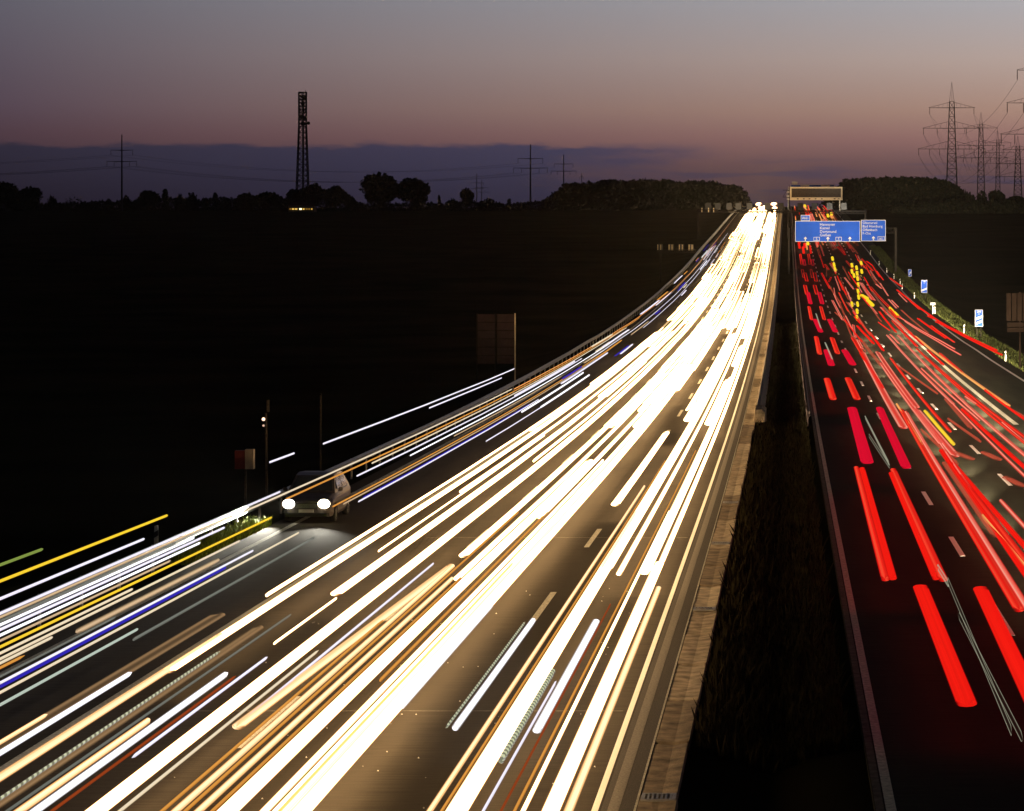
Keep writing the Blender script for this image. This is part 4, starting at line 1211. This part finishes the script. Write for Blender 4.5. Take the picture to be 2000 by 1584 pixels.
def wood(name, pts, Y0, depth, n, label, seed):
    """distant wood as one mass: many leaf clumps heaped under an uneven skyline"""
    rg2 = random.Random(seed)
    m2 = MB()
    heads = []
    for _ in range(240):
        t = rg2.random()
        px = pts[0][0] + t*(pts[-1][0]-pts[0][0])
        yt = pts[-1][1]
        for i in range(len(pts)-1):
            if pts[i][0] <= px <= pts[i+1][0]:
                u = (px-pts[i][0])/(pts[i+1][0]-pts[i][0]); yt = pts[i][1]+u*(pts[i+1][1]-pts[i][1])
        Y = Y0 + rg2.random()*depth
        k2 = Y/F
        top = CH-(yt+rg2.uniform(-1, 8)-VY)*k2
        heads.append(((px-VX)*k2, Y, top, rg2.uniform(2.2, 4.2)))
    for _ in range(n):
        x, y, top, rad = rg2.choice(heads)
        zg = zp(y)-1.0
        if rg2.random() < 0.6:
            d = Vector((rg2.gauss(0, 1), rg2.gauss(0, 1), rg2.gauss(0, 0.8))).normalized()*rad*rg2.random()**0.35
            p = Vector((x, y, top-rad)) + d
        else:
            p = Vector((x+rg2.gauss(0, rad*0.6), y+rg2.gauss(0, rad*0.5), zg + (top-rad-zg)*rg2.random()))
        u = Vector((rg2.gauss(0, 1), rg2.gauss(0, 1), rg2.gauss(0, 1))).normalized()*rg2.uniform(0.6, 1.2)
        w = u.cross(Vector((rg2.gauss(0, 1), rg2.gauss(0, 1), rg2.gauss(0, 1)))).normalized()*rg2.uniform(0.4, 0.9)
        m2.quad(p-u, p-w, p+u, p+w)
    o_ = m2.build(name, M['leaf'])
    tag(o_, label, 'wood', kind='stuff')
wood('wood', [(1085,372),(1110,358),(1190,350),(1300,349),(1400,354),(1440,362),(1458,386)], 1110, 70, 26000, 'dark wood on the crest left of the motorway', 61)
wood('wood', [(1625,372),(1650,350),(1700,345),(1800,345),(1850,352),(1875,366),(1890,384)], 1110, 70, 22000, 'dark wood on the crest right of the motorway', 62)
wood('wood', [(1750,398),(1850,388),(1950,390),(2030,386)], 1000, 60, 9000, 'low dark scrub below the lattice pylons', 63)

def hedge(px0, px1, tops, label, seed, n):
    rg2 = random.Random(seed)
    m2 = MB()
    for _ in range(n):
        t = rg2.random()
        px = px0 + t*(px1-px0)
        Y = 1070 + rg2.uniform(-4, 4)
        f_ = t*(len(tops)-1); i0 = min(int(f_), len(tops)-2)
        yt = tops[i0] + (tops[i0+1]-tops[i0])*(f_-i0) + 1.6*math.sin(px*0.9) + 1.2*math.sin(px*0.37+1)
        x = (px-VX)*Y/F
        zg = zp(Y)+lat(x)-0.5
        zt = CH-(yt-VY)*Y/F
        p = Vector((x, Y, zg + max(0.2, zt-zg)*rg2.random()**0.6))
        u = Vector((rg2.gauss(0, 1), rg2.gauss(0, 1), rg2.gauss(0, 1))).normalized()*rg2.uniform(0.25, 0.6)
        w = u.cross(Vector((rg2.gauss(0, 1), rg2.gauss(0, 1), rg2.gauss(0, 1)))).normalized()*rg2.uniform(0.2, 0.45)
        m2.quad(p-u, p-w, p+u, p+w)
    tag(m2.build('hedge', M['leaf']), label, 'hedge', kind='stuff')
hedge(-20, 470, [388, 396, 398, 397, 396, 392, 395, 391, 387, 392, 384, 390], 'low ragged hedge along the left horizon', 71, 9000)
hedge(455, 560, [390, 381, 378, 384, 377, 376, 381, 394], 'dense thicket on the horizon before the telecom tower', 72, 5000)
hedge(556, 700, [396, 374, 366, 362, 372, 368, 378, 396], 'dense thicket around the telecom tower foot', 73, 6000)
hedge(690, 1090, [397, 398, 398, 397, 396, 398, 393, 397, 398, 397, 393, 384], 'low ragged scrub between the big round trees and the wood', 74, 6000)

# low lit building by the telecom tower
Y = 1035.0; k2 = Y/F; X = (588-VX)*k2; zg = zp(Y)+lat(X)
fb = empty('farm_shed', (X, Y, zg)); tag(fb, 'low shed with a row of lit yellow windows at the telecom tower foot', 'building')
m_ = MB(); m_.box(-5.0, 5.0, 0, 6, -1.5, 2.6); m_.build('wall', M['wall'], fb)
m_ = MB(); m_.loft([[(-5.3, -0.3, 2.6), (-5.3, 6.3, 2.6), (-5.3, 3.0, 4.0)], [(5.3, -0.3, 2.6), (5.3, 6.3, 2.6), (5.3, 3.0, 4.0)]]); m_.build('roof', M['darksteel'], fb)
lampm = [emis('window_light', (1.0, 0.62, 0.12), 0.9), emis('window_light_bright', (1.0, 0.8, 0.45), 3.0), emis('window_light_dim', (0.8, 0.4, 0.05), 0.35)]
for i, (xx, w_, mi) in enumerate(((-4.2, 0.6, 2), (-3.1, 0.9, 0), (-1.9, 0.9, 0), (-0.2, 0.9, 1), (1.0, 0.7, 0), (2.2, 0.6, 2), (3.2, 0.6, 2), (4.2, 0.35, 0))):
    m_ = MB(); m_.box(xx-w_/2, xx+w_/2, -0.06, -0.01, 0.9, 1.5); wn = m_.build('window', lampm[mi], fb)
    frame_mb(xx-w_/2-0.08, xx+w_/2+0.08, 0.82, 1.58, 0.08, -0.08, -0.005).build('window_frame', M['darksteel'], wn)

# ------------------------------------------------------------------ telecom tower and power lines
def lattice(m2, z0, z1, w0, w1, n, r):
    def c(z): return w0 + (w1-w0)*(z-z0)/(z1-z0)
    cn = [(-1, -1), (1, -1), (1, 1), (-1, 1)]
    for i in range(n):
        a = z0+(z1-z0)*i/n; b = z0+(z1-z0)*(i+1)/n
        wa, wb = c(a)/2, c(b)/2
        for j in range(4):
            p, q = cn[j], cn[(j+1) % 4]
            m2.bar((p[0]*wa, p[1]*wa, a), (q[0]*wb, q[1]*wb, b), r)
            m2.bar((q[0]*wa, q[1]*wa, a), (p[0]*wb, p[1]*wb, b), r)
            m2.bar((p[0]*wb, p[1]*wb, b), (q[0]*wb, q[1]*wb, b), r)
def legs(parent, z0, z1, w0, w1, r, mat):
    for p in ((-1, -1), (1, -1), (1, 1), (-1, 1)):
        m2 = MB(); m2.bar((p[0]*w0/2, p[1]*w0/2, z0), (p[0]*w1/2, p[1]*w1/2, z1), r, 6)
        m2.build('leg', mat, parent)
Y = 1100.0; k2 = Y/F; X = (591-VX)*k2; zg = zp(Y)+lat(X)
tt = empty('telecom_tower', (X, Y, zg), R(18))
tag(tt, 'tall lattice telecom tower with antennas rising over the left horizon', 'tower')
Ht = CH-(180-VY)*k2-zg; zk = CH-(248-VY)*k2-zg
legs(tt, -1, zk, 5.4, 3.0, 0.24, M['pylon']); legs(tt, zk, Ht, 3.0, 3.0, 0.2, M['pylon'])
m_ = MB(); lattice(m_, -1, zk, 5.4, 3.0, 16, 0.11); m_.build('bracing', M['pylon'], tt)
m_ = MB(); lattice(m_, zk, Ht, 3.0, 3.0, 10, 0.13); m_.build('bracing', M['pylon'], tt)
m_ = MB(); m_.bar((0.2, 0, 0), (0.2, 0, Ht-1), 0.42, 6); m_.build('cable_duct', M['pylon'], tt)
for i, zz in enumerate((Ht-0.4, Ht-3.4, Ht-6.0, Ht-8.6, Ht-11.2, zk)):
    m_ = MB(); m_.box(-1.55, 1.55, -1.55, 1.55, zz, zz+0.18); m_.build('platform', M['pylon'], tt)
for (ax, ay, az, rr_) in ((-0.6, -1.6, Ht-2.0, 0.62), (0.7, -1.6, Ht-2.2, 0.62), (-0.3, -1.6, Ht-4.8, 0.7), (0.3, 1.6, Ht-4.9, 0.7), (-0.8, -1.6, Ht-10.2, 0.8), (0.4, -1.6, Ht-10.8, 0.6), (0.3, -1.6, Ht-13.2, 0.6), (2.3, -0.4, Ht-12.8, 0.6), (-0.2, -1.6, zk+1.2, 0.8), (0.6, 1.5, zk+1.4, 0.7)):
    m_ = MB(); m_.bar((ax, ay, az), (ax, ay-0.5, az), rr_*0.6, 12, rr_*1.15); m_.bar((ax, ay, az), (ax*0.75, ay+0.3*(1 if ay < 0 else -1), az), 0.08, 4)
    m_.build('dish_antenna', M['pylon'], tt)
m_ = MB()
m_.bar((1.2, 0, Ht), (1.2, 0, Ht+0.9), 0.09, 6); m_.build('rod_antenna', M['pylon'], tt)
for i in range(6):
    a = i*math.pi/3
    m_ = MB(); m_.box(-0.12, 0.12, -0.08, 0.08, -1.0, 1.0)
    o = m_.build('panel_antenna', M['pylon'], tt, loc=(1.75*math.cos(a), 1.75*math.sin(a), Ht-7.4)); o.rotation_euler.z = a

attach = {}
def pole_pylon(key, px, ytop, ybase, Y, arms, label, group):
    k2 = Y/F; X = (px-VX)*k2; zg = zp(Y)+lat(X)
    r_ = empty('pole_pylon', (X, Y, zg))
    tag(r_, label, 'pylon', group)
    H = CH-(ytop-VY)*k2-zg
    m2 = MB(); m2.bar((0, 0, -1.5), (0, 0, H), 0.42, 10, 0.2); m2.build('pole', M['pylon'], r_)
    pts = []
    for (ya, half, n) in arms:
        z = CH-(ya-VY)*k2-zg; hw = half*k2
        m2 = MB(); m2.bar((-hw, 0, z), (0, 0, z-0.12), 0.10, 4, 0.22); m2.bar((hw, 0, z), (0, 0, z-0.12), 0.10, 4, 0.22)
        arm = m2.build('crossarm', M['pylon'], r_)
        for s_ in (-1, 1):
            for i in range(n):
                xx = s_*hw*(0.97 if i == 0 else 0.5)
                m2 = MB(); m2.bar((xx, 0, z-0.1), (xx, 0, z-2.0), 0.07, 6)
                for q in range(6): m2.bar((xx, 0, z-0.5-q*0.25), (xx, 0, z-0.6-q*0.25), 0.13, 6)
                m2.build('insulator', M['ceramic'], arm)
                pts.append(Vector((X+xx, Y, zg+z-2.0)))
    attach[key] = pts
G1 = 'pole pylons along the left horizon'
pole_pylon('p0', -640, 262, 400, 1000, ((293, 22, 1), (315, 30, 2)), 'pole pylon beyond the left edge of the picture', G1) if False else None
pole_pylon('p1', 238, 263, 400, 1050, ((293, 22, 1), (315, 30, 2)), 'pole pylon with two crossarms, leftmost on the horizon', G1)
pole_pylon('p2', 1036, 282, 400, 1080, ((309.5, 25, 1), (328, 34, 2)), 'tallest pole pylon left of the dark wood', G1)
pole_pylon('p3', 1101, 302, 372, 1350, ((320, 19, 1), (334, 25, 2)), 'pole pylon rising behind the left edge of the wood', G1)
pole_pylon('p4', 931, 339, 396, 2100, ((357, 14, 1), (368, 15, 1)), 'left one of two tiny distant pylons behind the lollipop tree', G1)
pole_pylon('p5', 941, 351, 396, 2300, ((366, 13, 1), (375, 15, 1)), 'right one of two tiny distant pylons behind the lollipop tree', G1)
pole_pylon('p6', 1136, 338, 360, 1900, ((345, 4, 1),), 'thin distant mast just showing above the wood', G1)
def wires(name, A, B, sag, label, group, r=0.035, n=18):
    root = empty(name, A[0])
    tag(root, label, 'cable', group)
    for a, b in zip(A, B):
        m2 = MB()
        pts = []
        for i in range(n+1):
            t = i/n
            p = a.lerp(b, t); p.z -= sag*4*t*(1-t)
            pts.append(p-A[0])
        for i in range(n): m2.bar(pts[i], pts[i+1], r, 3)
        m2.build('cable', M['cable'], root)
def shift(pts, dx, dy, dz): return [p+Vector((dx, dy, dz)) for p in pts]
wires('power_line', attach['p1'], shift(attach['p1'], -200, -60, -1), 5, 'thin power cables from the leftmost pole pylon out of the picture', None)
wires('power_line', attach['p1'], attach['p2'], 5, 'thin power cables between the leftmost and the tallest pole pylon', None)
wires('power_line', attach['p2'], attach['p3'], 6, 'thin power cables between the tallest pole pylon and the next', None)

def lattice_pylon(key, px, ytop, Y, arms, wtop, wbase, label, rz=0.0, base_px=None, r=0.13):
    k2 = Y/F; X = (px-VX)*k2; zg = zp(Y)+lat(X)
    r_ = empty('lattice_pylon', (X, Y, zg), rz)
    tag(r_, label, 'pylon', 'lattice pylons on the right horizon')
    z_ = lambda yy: CH-(yy-VY)*k2-zg
    H = z_(ytop); ztop = z_(arms[0][0]) + (H - z_(arms[0][0]))*0.24
    w1 = wtop*k2; w0 = wbase*k2
    legs(r_, -2, ztop, w0, w1, r*1.3, M['pylon'])
    m2 = MB(); lattice(m2, -2, ztop, w0, w1, 15, r*0.7); m2.build('bracing', M['pylon'], r_)
    m2 = MB(); m2.bar((-w1/2, 0, ztop), (0, 0, H), r, 4, r*0.5); m2.bar((w1/2, 0, ztop), (0, 0, H), r, 4, r*0.5); m2.bar((0, -w1/2, ztop), (0, 0, H), r, 4, r*0.5); m2.build('peak', M['pylon'], r_)
    pts = []
    for (ya, half, fr_) in arms:
        z = z_(ya); hw = half*k2; rise = hw*0.24
        for s_ in (-1, 1):
            m2 = MB()
            m2.bar((0, -w1/2, z), (s_*hw, 0, z), r); m2.bar((0, w1/2, z), (s_*hw, 0, z), r)
            m2.bar((s_*w1/2, 0, z+rise), (s_*hw, 0, z+0.1), r*0.8)
            for q in range(1, 5):
                t = q/5
                m2.bar((s_*hw*t, 0, z), (s_*(w1/2+(hw-w1/2)*(t-0.1)), 0, z+rise*(1-t+0.1)), r*0.5)
            arm = m2.build('crossarm', M['pylon'], r_)
            for f_ in fr_:
                xx = s_*hw*f_
                m2 = MB(); m2.bar((xx, 0, z), (xx, 0, z-3.4), 0.10, 6)
                for q in range(7): m2.bar((xx, 0, z-0.5-q*0.38), (xx, 0, z-0.66-q*0.38), 0.22, 6)
                m2.build('insulator', M['ceramic'], arm)
                c_, sn = math.cos(rz), math.sin(rz)
                pts.append(Vector((X+xx*c_, Y+xx*sn, zg+z-3.4)))
    attach[key] = pts
lattice_pylon('q0', 2032, 70, 900, ((137, 46, (0.98,)), (201, 66, (0.98, 0.5)), (262, 78, (0.98, 0.64, 0.32))), 12, 30, 'nearest lattice pylon, only its left crossarms inside the right edge', 0, r=0.10)
lattice_pylon('q1', 1859, 160, 1390, ((210.5, 45, (0.96,)), (250.5, 57, (0.97, 0.5)), (291, 66, (0.98, 0.66, 0.36))), 9, 24, 'tall complete lattice pylon left of the others', 0.0)
lattice_pylon('q2', 1916, 219, 1900, ((250, 33, (0.96,)), (284, 46, (0.97, 0.5)), (308, 52, (0.98, 0.66, 0.36))), 7, 16, 'lattice pylon just right of the tall complete one')
lattice_pylon('q3', 1949, 255, 2500, ((279, 26, (0.96,)), (298, 33, (0.97, 0.5)), (319, 40, (0.98, 0.6))), 5, 10, 'slim hazy lattice pylon in the middle of the row')
lattice_pylon('q4', 1988, 265, 1700, ((292, 30, (0.96,)), (320, 40, (0.97, 0.5)), (345, 44, (0.98, 0.6))), 7, 18, 'squat lattice pylon at the right picture edge')
wires('power_line', attach['q0'], attach['q1'], 14, 'power cables from the nearest to the tall complete lattice pylon', None, 0.05)
wires('power_line', attach['q1'], attach['q2'], 12, 'power cables from the tall complete lattice pylon to the next', None, 0.06)
wires('power_line', attach['q2'][:8], attach['q3'][:8], 14, 'power cables sagging between the two slim lattice pylons', None, 0.07)

# loose specks of grit on the near road
rg3 = random.Random(17)
m_ = MB()
for i in range(90):
    x, y = rg3.uniform(-12, -3.4), rg3.uniform(43, 75)
    r_ = rg3.uniform(0.008, 0.022)
    k = len(m_.v)
    m_.v += [(x-r_, y, 0.002), (x+r_, y-r_, 0.002), (x+r_*0.6, y+r_, 0.002), (x, y, r_*1.3)]
    m_.f += [(k, k+1, k+3), (k+1, k+2, k+3), (k+2, k, k+3)]
tag(m_.build('grit', M['paint']), 'pale grit scattered over the near lanes of the left carriageway', 'grit', kind='stuff')

# evening haze
HZ = True
if HZ:
    m = bpy.data.materials.new('haze_air')
    m.use_nodes = True
    t = m.node_tree
    t.nodes.clear()
    pv = node(t, 'ShaderNodeVolumePrincipled')
    pv.inputs['Color'].default_value = (0.85, 0.80, 0.74, 1)
    pv.inputs['Density'].default_value = 0.00004
    pv.inputs['Anisotropy'].default_value = 0.3
    o = node(t, 'ShaderNodeOutputMaterial')
    t.links.new(pv.outputs[0], o.inputs['Volume'])
    m_ = MB(); m_.box(-1650, 750, -60, 2760, -4, 165)
    tag(m_.build('haze', m), 'thin evening haze over the motorway', 'haze', kind='stuff')
